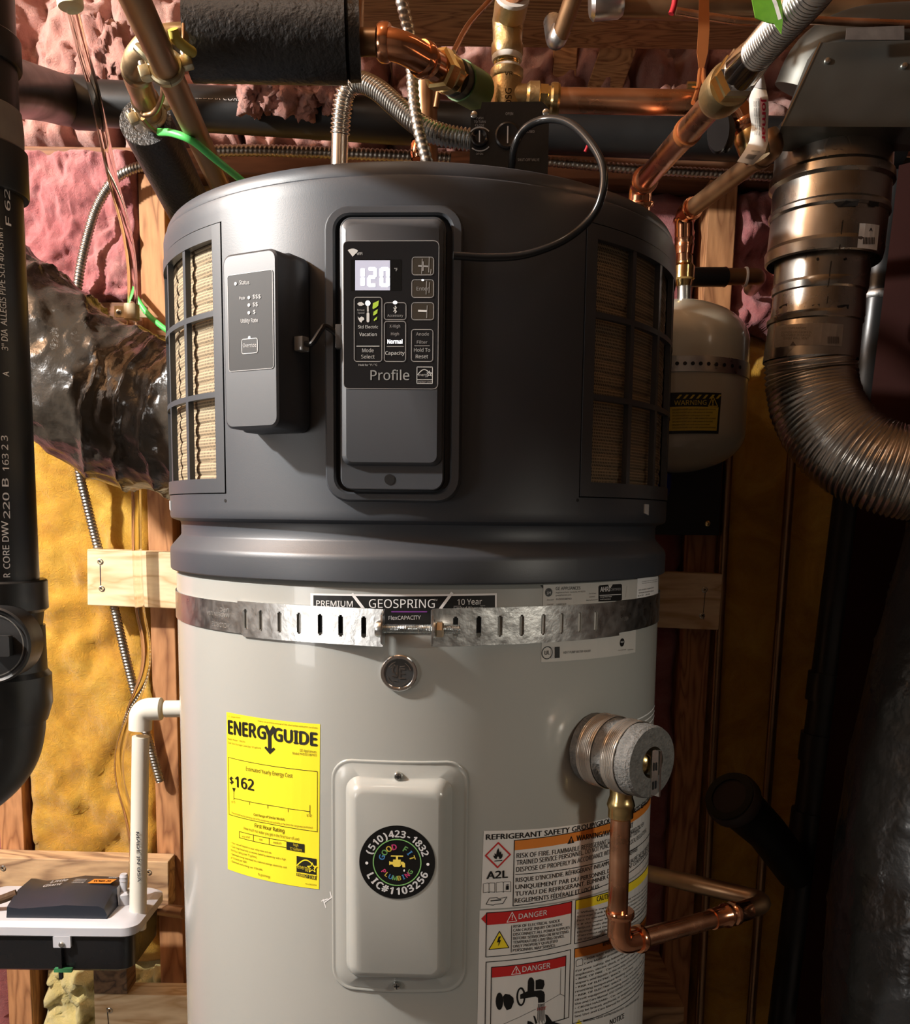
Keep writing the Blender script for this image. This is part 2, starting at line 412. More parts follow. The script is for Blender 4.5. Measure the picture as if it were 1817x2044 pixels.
# air filters
def media_mat():
    m = bpy.data.materials.new('filter_mesh'); m.use_nodes = True; N = m.node_tree.nodes; L = m.node_tree.links; b = N['Principled BSDF']
    uv = N.new('ShaderNodeUVMap'); sp = N.new('ShaderNodeSeparateXYZ'); L.new(uv.outputs[0], sp.inputs[0])
    def line(sock, k, w):
        a = N.new('ShaderNodeMath'); a.operation = 'MULTIPLY'; a.inputs[1].default_value = k; L.new(sock, a.inputs[0])
        f = N.new('ShaderNodeMath'); f.operation = 'FRACT'; L.new(a.outputs[0], f.inputs[0])
        g = N.new('ShaderNodeMath'); g.operation = 'LESS_THAN'; g.inputs[1].default_value = w; L.new(f.outputs[0], g.inputs[0]); return g.outputs[0]
    mx = N.new('ShaderNodeMath'); mx.operation = 'MAXIMUM'; L.new(line(sp.outputs[0], 420, .42), mx.inputs[0]); L.new(line(sp.outputs[1], 330, .40), mx.inputs[1])
    mi = N.new('ShaderNodeMix'); mi.data_type = 'RGBA'; mi.inputs[6].default_value = (.07, .053, .034, 1); mi.inputs[7].default_value = (.34, .265, .165, 1)
    L.new(mx.outputs[0], mi.inputs[0]); L.new(mi.outputs[2], b.inputs['Base Color']); b.inputs['Roughness'].default_value = .8; return m
MEDIA = media_mat()
def curved_bar(mb, a0, a1, z0, z1, r0, r1, mi=0):
    n = max(1, int(degrees(abs(a1-a0))/2.5)+1); vs = []; fs = []
    for i in range(n+1):
        a = a0+(a1-a0)*i/n
        for r, z in ((r0, z0), (r1, z0), (r1, z1), (r0, z1)): vs.append((r*sin(a), -r*cos(a), z))
    for i in range(n):
        for k in range(4): fs.append((i*4+k, i*4+(k+1) % 4, i*4+4+(k+1) % 4, i*4+4+k))
    fs += [(0, 1, 2, 3), (n*4+3, n*4+2, n*4+1, n*4)]; mb.add(vs, fs, mi)
def air_filter(a_in, sgn, label):
    e = thing_part('air_filter', heater)
    st, op, br = radians(2.6), radians(10.6), radians(1.25)
    hi, lo, r1 = ZF[1]-.0010, ZF[0]+.0010, .2862
    cols = []; a = a_in+sgn*radians(.25); cols.append((a, a+sgn*st)); a += sgn*st; bars = []
    for k in range(4):
        a += sgn*op
        bars.append((a, a+sgn*br)); a += sgn*br
    a_end = a+sgn*st
    mb = MB()
    curved_bar(mb, *cols[0], lo, hi, .279, r1); curved_bar(mb, a-sgn*br, a_end, lo, hi, .279, r1)
    a0f = cols[0][1]
    curved_bar(mb, a0f, a-sgn*br, hi-.0125, hi, .279, r1); curved_bar(mb, a0f, a-sgn*br, lo, lo+.0135, .279, r1)
    f = mb.obj('filter_frame', PLASTIC2, heater, smooth=20)
    for b0, b1 in bars[:-1]:
        m2 = MB(); curved_bar(m2, b0, b1, lo+.012, hi-.012, .280, .2856); m2.obj('frame_bar', PLASTIC2, f, smooth=20)
    for z in (1.4868, 1.4125):
        m2 = MB(); curved_bar(m2, a0f, a-sgn*br, z-.0026, z+.0026, .280, .28565); m2.obj('frame_bar', PLASTIC2, f, smooth=20)
    # pleated media set behind the bars
    m3 = MB(); nz, na = 150, 30; uvs = []
    for j in range(nz+1):
        z = lo+.006+(hi-lo-.012)*j/nz
        for i in range(na+1):
            aa = a_in+(a_end-a_in)*i/na
            w = 1-abs(sin(pi*(z/.0125)+.35*sin(aa*9)+.3*noise.noise(Vector((aa*6, z*20, 1)))))**.55
            r = .2765-.0024*w+.0006*noise.noise(Vector((aa*20, z*60, 5)))
            m3.v.append(Vector((r*sin(aa), -r*cos(aa), z))); uvs.append((aa*.277, z))
    for j in range(nz):
        for i in range(na): m3.f.append((j*(na+1)+i, j*(na+1)+i+1, (j+1)*(na+1)+i+1, (j+1)*(na+1)+i)); m3.m.append(0)
    m3.uv = uvs; m3.obj('filter_media', MEDIA, f)
    mb = MB(); curved_bar(mb, a_in, a_end, lo, hi, .268, .2715); mb.obj('filter_backing', DARKPL, f)
    tag(f, label)
def thing_part(n, p): return p
air_filter(FL[1], -1, 'charcoal grid frame of the brightly lit left air filter')
air_filter(FRr[0], 1, 'charcoal grid frame of the shaded right air filter')
# shroud screw holes and clips below the filters
for az_, z in ((-38.3, 1.3130), (33.0, 1.3168)):
    mb = MB(); pts = circ(.0016, 12, radians(az_)*RS, z); poly(mb, SH, pts, .0004); mb.obj('screw_hole', BLACK, heater)
for az_, z in ((-68, 1.311), (55.5, 1.312)):
    u = radians(az_)*RS; mb = MB(); prism(mb, SH, [(u-.005, z-.006), (u+.005, z-.008), (u+.005, z+.003), (u-.005, z+.003)], -.002, .0012); mb.obj('clip_tab', LGREY, heater)

# ---- control panel -----------------------------------------------
ac = radians(-2.7)
PN = Plane(SH.xyz(ac*RS, 1.4372), (sin(ac), -cos(ac), 0))
q3 = lambda x, y: (640+x/3.407, 400+y/3.407)
class Off:                                   # a surface lifted by a fixed amount
    def __init__(s, S, d): s.S = S; s.d = d
    def uv(s, px, py): return s.S.uv(px, py, s.d)
    def xyz(s, u, v, d=0.0): return s.S.xyz(u, v, d+s.d)
mb = MB()
loft(mb, [(PN, rrect(.0600, .1255, .021), -.012), (PN, rrect(.0592, .1245, .020), .0035), (PN, rrect(.0578, .1230, .019), .0060), (PN, rrect(.0518, .1180, .014), .0065),
          (PN, rrect(.0500, .1165, .013), .0045), (PN, rrect(.0495, .1160, .013), -.006)], cap1=True)
bez = mb.obj('panel_bezel', PLASTIC2, heater, smooth=30)
mb = MB()
loft(mb, [(PN, rrect(.0452, .1140, .010, 0, -.0005), -.006), (PN, rrect(.0450, .1138, .010, 0, -.0005), .0095), (PN, rrect(.0440, .1130, .009, 0, -.0005), .0105)])
body = mb.obj('control_panel', PLASTIC2, heater, smooth=30)
vt = .1118; vb = PN.uv(778, 930, .014)[1]
mb = MB(); vm = (vt+vb)/2; hh = (vt-vb)/2
loft(mb, [(PN, rrect(.0440, hh, .0085, 0, vm), .0100), (PN, rrect(.0432, hh-.0010, .008, 0, vm), .0125), (PN, rrect(.0392, hh-.0042, .006, 0, vm-.0012), .0150)])
mb.obj('panel_face', PLASTIC2, body, smooth=30)
mb = MB(); c = PN.uv(778, 957, .0105); poly(mb, PN, circ(.0046, 24, c[0], c[1]), .0109); mb.obj('screw_recess', BLACK, body)
PF = Off(PN, .0150)
GLASS = mat('panel_glass', (.012, .012, .013), .20)
SOFTW = ink('panel_white', (.62, .62, .60)); DIM = ink('panel_dim', (.30, .29, .28))
LIT = mat('display_light', (.8, .8, .8), emit=(1, .98, 1), estr=1.6); LIT2 = mat('display_glow', (.3, .3, .35), emit=(.80, .80, 1), estr=.42)
LEAF = ink('leaf', (.42, .62, .06)); DISP = mat('display_window', (.006, .006, .006), .12)
BROWNISH = mat('button_film', (.045, .037, .028), .12)
mb = MB()
def pq(S, x0, y0, x1, y1, zf): return [S.uv(*zf(x0, y1)), S.uv(*zf(x1, y1)), S.uv(*zf(x1, y0)), S.uv(*zf(x0, y0))]
def rbox(S, x0, y0, x1, y1, zf, r):
    a = S.uv(*zf(x0, y1)); b = S.uv(*zf(x1, y0)); return rrect((b[0]-a[0])/2, (b[1]-a[1])/2, r, (a[0]+b[0])/2, (a[1]+b[1])/2, 4, 1)
poly(mb, PF, rbox(PF, 158, 275, 806, 1280, q3, .004), .0002)
glass = mb.obj('touch_panel', GLASS, body, smooth=0)
mb = MB(); stroke(mb, PF, rbox(PF, 158, 275, 806, 1280, q3, .004), .0005, .0003, 0, True)
poly(mb, PF, rbox(PF, 205, 402, 553, 615, q3, .001), .0003, 1)
mb.obj('display', [DIM, DISP], body, smooth=0)
mb = MB(); quad(mb, PF, pq(PF, 236, 408, 473, 612, q3), .0004); mb.obj('display_backlight', LIT2, body, smooth=0)
def seg7(mb, x, y, w, h, on, d=.0006, mi=0, t=.24):
    k = w*t; S = {'a': (x+k*.4, y, x+w-k*.4, y+k), 'g': (x+k*.4, y+h/2-k/2, x+w-k*.4, y+h/2+k/2), 'd': (x+k*.4, y+h-k, x+w-k*.4, y+h),
         'f': (x, y+k*.3, x+k, y+h/2-k*.1), 'b': (x+w-k, y+k*.3, x+w, y+h/2-k*.1), 'e': (x, y+h/2+k*.1, x+k, y+h-k*.3), 'c': (x+w-k, y+h/2+k*.1, x+w, y+h-k*.3)}
    for c in on:
        x0, y0, x1, y1 = S[c]; poly(mb, PF, rbox(PF, x0, y0, x1, y1, q3, .0007), d, mi)
mb = MB(); seg7(mb, 232, 455, 70, 135, 'bc', t=.42); seg7(mb, 318, 455, 66, 135, 'abged', t=.36); seg7(mb, 402, 455, 70, 135, 'abcdef', t=.36)
mb.obj('display_digits', LIT, body, smooth=0)
mb = MB()
def T3(s, x0, x1, y, h, mi=0, bold=.0): ptext(mb, PF, s, q3(x0, y), q3(x1, y), h/3.407, .0005, mi, bold)
T3('°F', 502, 524, 482, 22, 0, .02)
wc = PF.uv(*q3(219, 384)); r = .011/1.0
poly(mb, PF, [wc]+circ(.0066, 10, wc[0], wc[1], radians(45), radians(138)), .0005)
T3('WiFi', 246, 285, 372, 18, 0, .02)
def outl(x0, y0, x1, y1, mi=1, r=.0022, w=.0006): stroke(mb, PF, rbox(PF, x0, y0, x1, y1, q3, r), w, .0006, mi, True)
for b in ((623, 387, 770, 508), (621, 541, 770, 661), (620, 697, 770, 813), (618, 879, 765, 1096), (434, 697, 582, 812), (434, 824, 580, 1096), (230, 660, 418, 1096)): outl(*b)
pstroke(mb, PF, [q3(668, 447), q3(730, 450)], .0013, .0006, 1); pstroke(mb, PF, [q3(697, 420), q3(696, 478)], .0013, .0006, 1)
T3('Enter', 654, 738, 613, 24, 1); pstroke(mb, PF, [q3(668, 752), q3(722, 754)], .0016, .0006, 0)
for a, b, w, sh in ((692, 400, 500, 1), (740, 392, 490, 1), (752, 470, 500, 0), (722, 550, 640, 1), (742, 560, 630, 0), (726, 716, 800, 1)):
    pstroke(mb, PF, [q3(a, b), q3(a-4, w)], .0005, .0007, 1)  # glare streaks painted across the three glossy touch buttons
bt = q3(508, 742); pstroke(mb, PF, [q3(497, 730), q3(518, 757), q3(508, 768), q3(508, 718), q3(518, 731), q3(497, 757)], .0005, .0006, 0)
T3('Accessory', 455, 562, 792, 17, 1); T3('X-High', 470, 542, 866, 20, 1); T3('High', 480, 534, 918, 20, 1)
T3('Capacity', 441, 572, 1050, 23, 0); T3('Anode', 650, 738, 920, 21, 1); T3('Filter', 656, 728, 975, 21, 1); T3('Hold To', 636, 746, 1030, 24, 0, .01); T3('Reset', 648, 732, 1074, 24, 0, .01)
pstroke(mb, PF, [q3(640, 990), q3(742, 990)], .0005, .0006, 1); pstroke(mb, PF, [q3(452, 994), q3(565, 994)], .0005, .0006, 1); pstroke(mb, PF, [q3(246, 992), q3(400, 992)], .0005, .0006, 0)
T3('Std Electric', 256, 392, 871, 20, 0); T3('Vacation', 264, 383, 923, 23, 0); T3('Mode', 284, 362, 1033, 25, 0, .01); T3('Select', 277, 369, 1076, 25, 0, .01)
T3('Hold for °F / °C', 260, 386, 1126, 15, 0, .01); T3('Profile', 340, 604, 1222, 66, 0, .004)
T3('Reheat', 250, 300, 752, 12, 1); T3('Speed', 254, 298, 772, 12, 1)
# tortoise, hare, lever and leaves
tq = lambda pts, mi: ppoly(mb, PF, [q3(*p) for p in pts], .0006, mi)
tq([(250, 705), (262, 694), (280, 692), (292, 702), (299, 706), (296, 713), (288, 712), (284, 718), (264, 718), (258, 712)], 0)
tq([(254, 790), (264, 802), (280, 790), (296, 800), (298, 812), (284, 820), (280, 832), (268, 826), (258, 808)], 0)
poly(mb, PF, circ(.0022, 16, *PF.uv(*q3(322, 700))), .0006, 3); pstroke(mb, PF, [q3(322, 710), q3(323, 755)], .0014, .0006, 0); poly(mb, PF, rbox(PF, 314, 762, 333, 830, q3, .0015), .0006, 0)
for x0, y0, x1, y1 in ((354, 682, 397, 740), (358, 740, 390, 785), (362, 790, 386, 822)):
    tq([(x0, y1-6), (x0+4, y0+18), (x1, y0), (x1-4, (y0+y1)/2+6), ((x0+x1)/2, y1-8), (x0+4, y1)], 2)
# star badge outline at the lower right of the glass
outl(656, 1134, 762, 1246, 0, .0002, .0005); pstroke(mb, PF, [q3(656, 1220), q3(762, 1220)], .0005, .0006, 0)
a = [q3(662+(750-662)*k/10, 1185-34*sin(pi*k/10)) for k in range(11)]; pstroke(mb, PF, a, .0007, .0006, 0)
T3('ENERGY STAR', 662, 756, 1241, 13, 1); T3('energy', 664, 735, 1196, 18, 0, .01)
def star(cx, cy, r): return [(cx+(r if k % 2 == 0 else r*.42)*sin(pi*k/5), cy-(r if k % 2 == 0 else r*.42)*cos(pi*k/5)) for k in range(10)]
pstroke(mb, PF, [q3(*p) for p in star(742, 1180, 20)], .0004, .0006, 0, True)
tag(mb.obj('panel_lettering_and_glare', [SOFTW, DIM, LEAF, LIT], body, smooth=0), kind='stuff')
mb = MB(); T3('Normal', 456, 557, 975, 28, 0, .02); mb.obj('lit_word', LIT, body, smooth=0)
for c_, a_, b_ in ((q3(508, 696), .0019, .0014), (q3(696, 543), .0012, .0007)):
    mb = MB(); poly(mb, PF, circ(a_, 16, *PF.uv(*c_), ry=b_), .0008); mb.obj('indicator_light', LIT, body, smooth=0)
for b in ((623, 387, 770, 508), (621, 541, 770, 661), (620, 697, 770, 813)):
    mb = MB(); poly(mb, PF, rbox(PF, *b, q3, .0022), .0004); mb.obj('touch_button', BROWNISH, body, smooth=0)

# ---- front label, name plates, badge ------------------------------
def label_part(name, parent, build, base_mats, letter, lmats, lab=None):
    mb = MB(); build(mb); p = mb.obj(name, base_mats, parent, smooth=0)
    if lab: tag(p, lab)
    m2 = MB(); letter(m2); tag(m2.obj('lettering', lmats, p, smooth=0), kind='stuff'); return p
q9 = lambda x, y: (330+x/3.634, 1100+y/3.634); qa = lambda x, y: (800+x/3.304, 1100+y/3.304)
PURP = ink('purple', (.20, .05, .30))
def b_(mb):
    pquad(mb, TK, [(620, 1262), (992, 1262), (992, 1184), (620, 1184)], .0003, 12, 0)
    pquad(mb, TK, [(626, 1262), (988, 1262), (988, 1188), (626, 1188)], .0004, 12, 1)
def l_(mb):
    ptext(mb, TK, 'PREMIUM', (632, 1210), (705, 1211), 11.5, .0006, 0, .012)
    ptext(mb, TK, 'GEOSPRING', (737, 1213), (868, 1213), 17, .0006, 0, 0)
    ptext(mb, TK, '10 Year', (913, 1207), (962, 1206), 11, .0006, 0, .012); pstroke(mb, TK, [(906, 1210), (968, 1209)], .0004, .0006, 2)
    ptext(mb, TK, 'Limited Warranty', (906, 1218), (967, 1217), 7, .0006, 0); ptext(mb, TK, 'TM', (866, 1199), (873, 1199), 3.5, .0006, 0)
    pstroke(mb, TK, [(704, 1186), (733, 1224)], .0026, .0006, 0); pstroke(mb, TK, [(902, 1184), (874, 1222)], .0026, .0006, 0)
    pstroke(mb, TK, [(782, 1221), (852, 1221)], .0010, .0006, 1); ptext(mb, TK, 'FlexCAPACITY', (776, 1237), (840, 1236), 7.5, .0006, 0, .01)
label_part('name_label', heater, b_, [WHITE, BLACK], l_, [WHITE, PURP, GREYINK], 'black and white name label across the tank front')
def b_(mb):
    pquad(mb, TK, [(1080.0, 1322), (1268, 1302), (1272, 1156), (1084.5, 1167.5)], .0003, 8, 0)
    pquad(mb, TK, [(1270, 1202), (1313, 1194), (1313, 1150), (1272, 1154)], .00045, 4, 1)
SILV = ink('silver_label', (.50, .49, .46))
def l_(mb):
    tt = lambda s, x0, y0, x1, y1, h, mi=0, b=0: ptext(mb, TK, s, qa(x0, y0), qa(x1, y1), h/3.304, .0007, mi, b)
    tt('GE APPLIANCES', 1022, 257, 1183, 252, 20); tt('Appliance Park, Louisville, KY 40225', 1022, 278, 1215, 270, 9); tt('geappliances.com', 1022, 296, 1122, 292, 9)
    tt('Model', 965, 326, 1008, 324, 8); tt('PH50S10BPY01', 1024, 324, 1124, 320, 12); tt('Serial', 965, 356, 1004, 354, 8); tt('SA689580R', 1026, 357, 1090, 354, 11)
    tt('Certified', 1240, 284, 1285, 282, 7); tt('ANSI/NSF', 1240, 306, 1280, 303, 7); tt('Manufactured', 1222, 328, 1296, 323, 7)
    c = TK.uv(*qa(975, 272)); poly(mb, TK, circ(.0040, 20, *c), .0006, 0); arctext(mb, TK, '~~~~', c[0], c[1], .0026, pi, -pi, .001, .0008, 1); ptext(mb, TK, 'ge', qa(962, 280), qa(988, 279), 5, .0009, 1, .01)
    ppoly(mb, TK, [qa(1303, 332), qa(1375, 330), qa(1450, 326), qa(1456, 318), qa(1456, 222), qa(1448, 216), qa(1375, 220), qa(1310, 226), qa(1303, 234)], .0007, 0)
    tt('AHRI', 1313, 268, 1376, 264, 30, 1, .015); tt('CERTIFIED', 1380, 262, 1448, 258, 16, 2); pstroke(mb, TK, [qa(1308, 292), qa(1450, 285)], .0005, .0009, 1)
    tt('Storage Water Heater', 1312, 306, 1390, 302, 7, 1); tt('AHRI Standard', 1312, 322, 1380, 319, 7, 1)
    tt('Scan for model', 1482, 302, 1490, 232, 5); 
    for k in range(2): tt('For product information, service and registration', 1590, 203+k*12, 1690, 188+k*12, 5)
    tt('PH50S10BPY01', 1568, 262, 1665, 244, 8); tt('SA689580R-0025', 1568, 280, 1665, 264, 8); tt('02 24', 1562, 300, 1640, 286, 8); tt('240 V', 1562, 320, 1635, 308, 8)
    c = TK.uv(*qa(965, 670)); stroke(mb, TK, circ(.0058, 24, *c), .0008, .0006, 0, True); tt('UL', 948, 684, 982, 680, 26, 0, .01)
    ppoly(mb, TK, [qa(990, 708), qa(1010, 706), qa(1010, 632), qa(990, 634)], .0006, 3); ppoly(mb, TK, [qa(1015, 706), qa(1047, 703), qa(1047, 630), qa(1015, 632)], .0006, 0)
    tt('HEAT PUMP WATER HEATER', 1072, 676, 1250, 664, 15)
    c = TK.uv(*qa(1458, 602)); poly(mb, TK, circ(.0042, 20, *c), .0007, 0); tt('NSF', 1448, 606, 1468, 604, 11, 1); tt('certified', 1432, 656, 1482, 652, 6); tt('lead free', 1494, 654, 1530, 650, 6)
label_part('rating_label', heater, b_, [SILV, WHITE], l_, [BLACK, WHITE, GREYINK, GREYINK], 'silver rating label above and below the strap')
# round badge
bc = TK.uv(797, 1343); mb = MB(); BP = Plane(TK.xyz(bc[0], bc[1], 0), (sin(bc[0]/RT_), -cos(bc[0]/RT_), 0))
loft(mb, [(BP, circ(.0168, 40), -.002), (BP, circ(.0168, 40), .0022), (BP, circ(.0160, 40), .0030), (BP, circ(.0138, 40), .0030), (BP, circ(.0130, 40), .0022)])
bd = mb.obj('badge', CHROME, heater); tag(bd, 'round chrome badge with script monogram')
mb = MB(); poly(mb, BP, circ(.0131, 40), .0024); mb.obj('badge_disc', mat('badge_grey', (.10, .10, .10), .3, .6), bd, smooth=0)
mb = MB(); text(mb, BP, 'g', (-.0066, -.0002), (-.0010, -.0002), .0100, .0028, 0, .012); text(mb, BP, 'E', (-.0002, -.0050), (.0056, -.0050), .0095, .0028, 0, .012)
for k in range(4): stroke(mb, BP, [(.0108*cos(a), .0108*sin(a)) for a in [k*pi/2+.3+j*.12 for j in range(7)]], .0007, .0028)
for a, b in (((-.0075, .005), (-.004, .0078)), ((.001, .0062), (.0055, .0068)), ((-.006, -.0062), (-.001, -.0072))): stroke(mb, BP, [a, b], .0007, .0028)
mb.obj('badge_monogram', CHROME, bd, smooth=0)

# ---- yellow energy label -------------------------------------------
q5 = lambda x, y: (400+x/4.647, 1380+y/4.647)
EY = mat('energy_yellow', (.90, .74, .035), .16, coat=.4)
def b_(mb): pquad(mb, TK, [q5(257, 1648), q5(1102, 1835), q5(1112, 304), q5(245, 190)], .0003, 12)
def l_(mb):
    tt = lambda s, x0, y0, x1, y1, h, mi=0, b=0: ptext(mb, TK, s, q5(x0, y0), q5(x1, y1), h/4.647, .0006, mi, b)
    ln = lambda *p: pstroke(mb, TK, [q5(*a) for a in p], .0005, .0006, 0)
    tt('U.S. Government', 258, 236, 375, 252, 16); tt('Federal law prohibits removal of this label before consumer purchase.', 537, 279, 1093, 345, 15)
    tt('ENER', 260, 388, 524, 428, 122, 0, .045); tt('G', 530, 431, 613, 441, 116, 0, .045); tt('GUIDE', 682, 452, 1090, 505, 116, 0, .045)
    pstroke(mb, TK, [q5(612, 330), q5(645, 405), q5(684, 340)], .0044, .0006); pstroke(mb, TK, [q5(645, 400), q5(647, 540)], .0042, .0006); ppoly(mb, TK, [q5(597, 522), q5(612, 508), q5(634, 532), q5(662, 534), q5(684, 518), q5(698, 536), q5(648, 582)], .0006)
    tt('Water Heater - Electric', 258, 446, 422, 476, 18); tt('Tank Size (Storage Capacity): 50 gallons', 258, 482, 566, 535, 18)
    tt('GE Appliances', 925, 556, 1078, 572, 24); tt('Model PH50S10BPY01', 858, 582, 1080, 604, 22)
    ln((262, 610), (822, 713), (1088, 742)); ln((1088, 742), (1086, 1300)); ln((262, 610), (270, 1140)); ln((270, 1140), (670, 1232), (1086, 1300))
    tt('Estimated Yearly Energy Cost', 427, 732, 858, 800, 36); tt('$', 276, 852, 312, 860, 62, 0, .02); tt('162', 326, 882, 503, 920, 98, 0, .03)
    ppoly(mb, TK, [q5(300, 893), q5(330, 897), q5(315, 935)], .0006); ln((315, 900), (315, 1005)); ln((315, 990), (660, 1058), (1020, 1114)); ln((1019, 1055), (1018, 1138))
    for x, y in ((460, 1022), (629, 1055), (817, 1088)): ln((x, y), (x, y+28))
    tt('$175', 294, 1034, 328, 1038, 20); tt('$747', 990, 1160, 1038, 1166, 22)
    tt('Cost Range of Similar Models', 498, 1150, 785, 1198, 22, 0, .012); tt('The estimated yearly operating cost of this model was not available at the time the range was published.', 294, 1132, 1046, 1272, 17)
    tt('First Hour Rating', 508, 1258, 782, 1310, 36, 0, .006); tt('(How much hot water you get in the first hour of use)', 406, 1278, 920, 1382, 26)
    ln((365, 1298), (800, 1388)); ln((365, 1355), (800, 1447)); ln((365, 1298), (365, 1355)); ln((496, 1325), (496, 1384)); ln((641, 1356), (641, 1416))
    tt('very small', 388, 1352, 465, 1362, 20); tt('low', 551, 1380, 580, 1385, 20); tt('medium', 680, 1408, 755, 1418, 20)
    pquad(mb, TK, [q5(802, 1466), q5(968, 1494), q5(968, 1416), q5(802, 1390)], .0006, 2)
    tt('high', 866, 1430, 912, 1440, 24, 1, .01); tt('77 Gallons', 834, 1466, 944, 1482, 24, 1, .01)
    for i, (s, x1, y0, y1) in enumerate((('• Your cost will depend on your utility rates and use.', 665, 1408, 1505), ('• Cost range based only on models fueled by electricity with a high', 795, 1442, 1566), ('   first hour rating (over 75 gallons).', 530, 1478, 1548),
                  ('• Estimated energy cost based on a national average electricity cost', 805, 1512, 1640), ('   of 14 cents per kWh.', 438, 1548, 1594), ('• Estimated yearly energy use: 1154 kWh.', 585, 1580, 1666))):
        tt(s, 288, y0, x1, y1, 20)
    tt('ftc.gov/energy', 540, 1704, 652, 1730, 22); tt('49-2000604', 975, 1788, 1080, 1802, 12)
    pquad(mb, TK, [q5(895, 1708), q5(1078, 1748), q5(1080, 1552), q5(896, 1525)], .0006, 3)
    a = [q5(900+172*k/12, 1612+25*k/12-62*sin(pi*k/12)) for k in range(13)]; pstroke(mb, TK, a, .0011, .0008, 1)
    st = [q5(1042+(p[0]), 1634+p[1]) for p in star(0, 0, 46)]; pstroke(mb, TK, st, .0008, .0009, 1, True)
    tt('energy', 902, 1636, 1010, 1662, 36, 1, .01); pstroke(mb, TK, [q5(895, 1676), q5(1078, 1706)], .0009, .0008, 1); tt('ENERGY STAR', 902, 1712, 1072, 1744, 30, 1)
label_part('energy_label', heater, b_, EY, l_, [ink('label_black', (.012, .011, .004)), EY], 'yellow energy cost label with black lettering')

# ---- access cover ---------------------------------------------------
ua = radians(-1.55)*RT_; AP = Plane(TK.xyz(ua, .9640), (sin(ua/RT_), -cos(ua/RT_), 0))
class Sub:                                   # tank surface with its origin at the cover's centre
    def xyz(s, u, v, d=0.0): return TK.xyz(u+ua, v+.9640, d)
SB = Sub(); mb = MB()
W1, H1 = .0626, .1112; W2, H2 = .0462, .0948
loft(mb, [(SB, rrect(W1+.0018, H1+.0018, .0200), -.0004), (SB, rrect(W1+.0012, H1+.0012, .0195), .0011), (SB, rrect(W1+.0002, H1+.0002, .019), .0016), (SB, rrect(W1-.0012, H1-.0012, .018), .0010), (SB, rrect(W1-.0026, H1-.0026, .017), .0009),
          (SB, rrect(W1-.0050, H1-.0050, .015), .0024), (SB, rrect(W2+.0030, H2+.0030, .014), .0028), (AP, rrect(W2+.0010, H2+.0010, .013), .0035), (AP, rrect(W2, H2, .012), .0058),
          (AP, rrect(W2-.0022, H2-.0022, .011), .0108), (AP, rrect(W2-.0066, H2-.0066, .0085), .0142), (AP, rrect(W2-.0092, H2-.0092, .007), .0150)])
acc = mb.obj('access_cover', TANKM, heater, smooth=50)
for px, py in ((796, 1547), (793, 1963)):
    u, v = TK.uv(px, py); mb = MB(); n = Vector((sin(u/RT_), -cos(u/RT_), 0)); lathe(mb, [(.0042, .001), (.0042, .0035), (.0034, .0050), (.0018, .0054)], TK.xyz(u, v, .001), n, 16)
    s = mb.obj('screw', ZINC, acc); SPn = Plane(TK.xyz(u, v, .0066), n); mb = MB(); stroke(mb, SPn, [(-.0022, 0), (.0022, 0)], .0009, 0); stroke(mb, SPn, [(0, -.0022), (0, .0022)], .0009, 0); mb.obj('screw_slot', BLACK, s, smooth=0)
AF = Off(AP, .0150); sc = AF.uv(793, 1721); r0 = .0348
mb = MB(); loft(mb, [(AF, circ(r0, 64, *sc), .0), (AF, circ(r0, 64, *sc), .0005)]); stk = mb.obj('round_sticker', mat('sticker_black', (.006, .006, .006), .3), acc, smooth=20)
tag(stk, 'round black plumber sticker')
SG = ink('s_green', (.22, .50, .16)); SBl = ink('s_blue', (.10, .34, .70)); SY = ink('s_yellow', (.78, .62, .10)); SP = ink('s_pink', (.75, .08, .26)); 
mb = MB(); k = r0/250.0
arctext(mb, AF, '(510)423-1832', *sc, 173*k, radians(166), radians(14), 44*k, .0008, 0, .04)
arctext(mb, AF, 'LIC#1103256', *sc, 219*k, radians(202), radians(342), 46*k, .0008, 0, .045, True)
for sx in (-200, 203): poly(mb, AF, circ(10*k, 12, sc[0]+sx*k, sc[1]-8*k), .0008, 0)
stroke(mb, AF, circ(157*k, 56, *sc), 7*k, .0008, 1, True)
arctext(mb, AF, 'GOOD FIT', *sc, 88*k, radians(172), radians(8), 36*k, .0008, 0, .03, False, [2, 1, 3, 4, 0, 1, 2, 3])
arctext(mb, AF, 'PLUMBING', *sc, 122*k, radians(208), radians(332), 30*k, .0008, 0, .03, True, [4, 3, 2, 1, 3, 2, 4, 1])
fq = lambda pts: poly(mb, AF, [(sc[0]+x*k, sc[1]+y*k) for x, y in pts], .0008, 3)
fq([(-26, 20), (24, 20), (26, -20), (14, -30), (-18, -30), (-28, -20)]); fq([(-52, 8), (-46, 8), (-46, 4), (-26, 4), (-26, -14), (-46, -14), (-46, -18), (-52, -18)])
fq([(20, 6), (40, 6), (52, -4), (54, -32), (36, -32), (34, -14), (20, -14)]); fq([(-8, 20), (6, 20), (6, 40), (-8, 40)]); fq([(-42, 40), (-40, 48), (40, 48), (40, 40)])
poly(mb, AF, circ(5*k, 10, sc[0]+47*k, sc[1]-54*k, ry=8*k), .0008, 0)
mb.obj('sticker_lettering', [WHITE, SG, SBl, SY, SP], stk, smooth=0)
# scratch left of the cover
mb = MB()
for a, b in (((1125, 1945), (1180, 1925)), ((1150, 1960), (1225, 1905)), ((1140, 1930), (1165, 2005)), ((1205, 1860), (1215, 1905))): pstroke(mb, TK, [q5(*a), q5(*b)], .0010, .0002)
mb.obj('scratch', WHITE, heater, smooth=0)

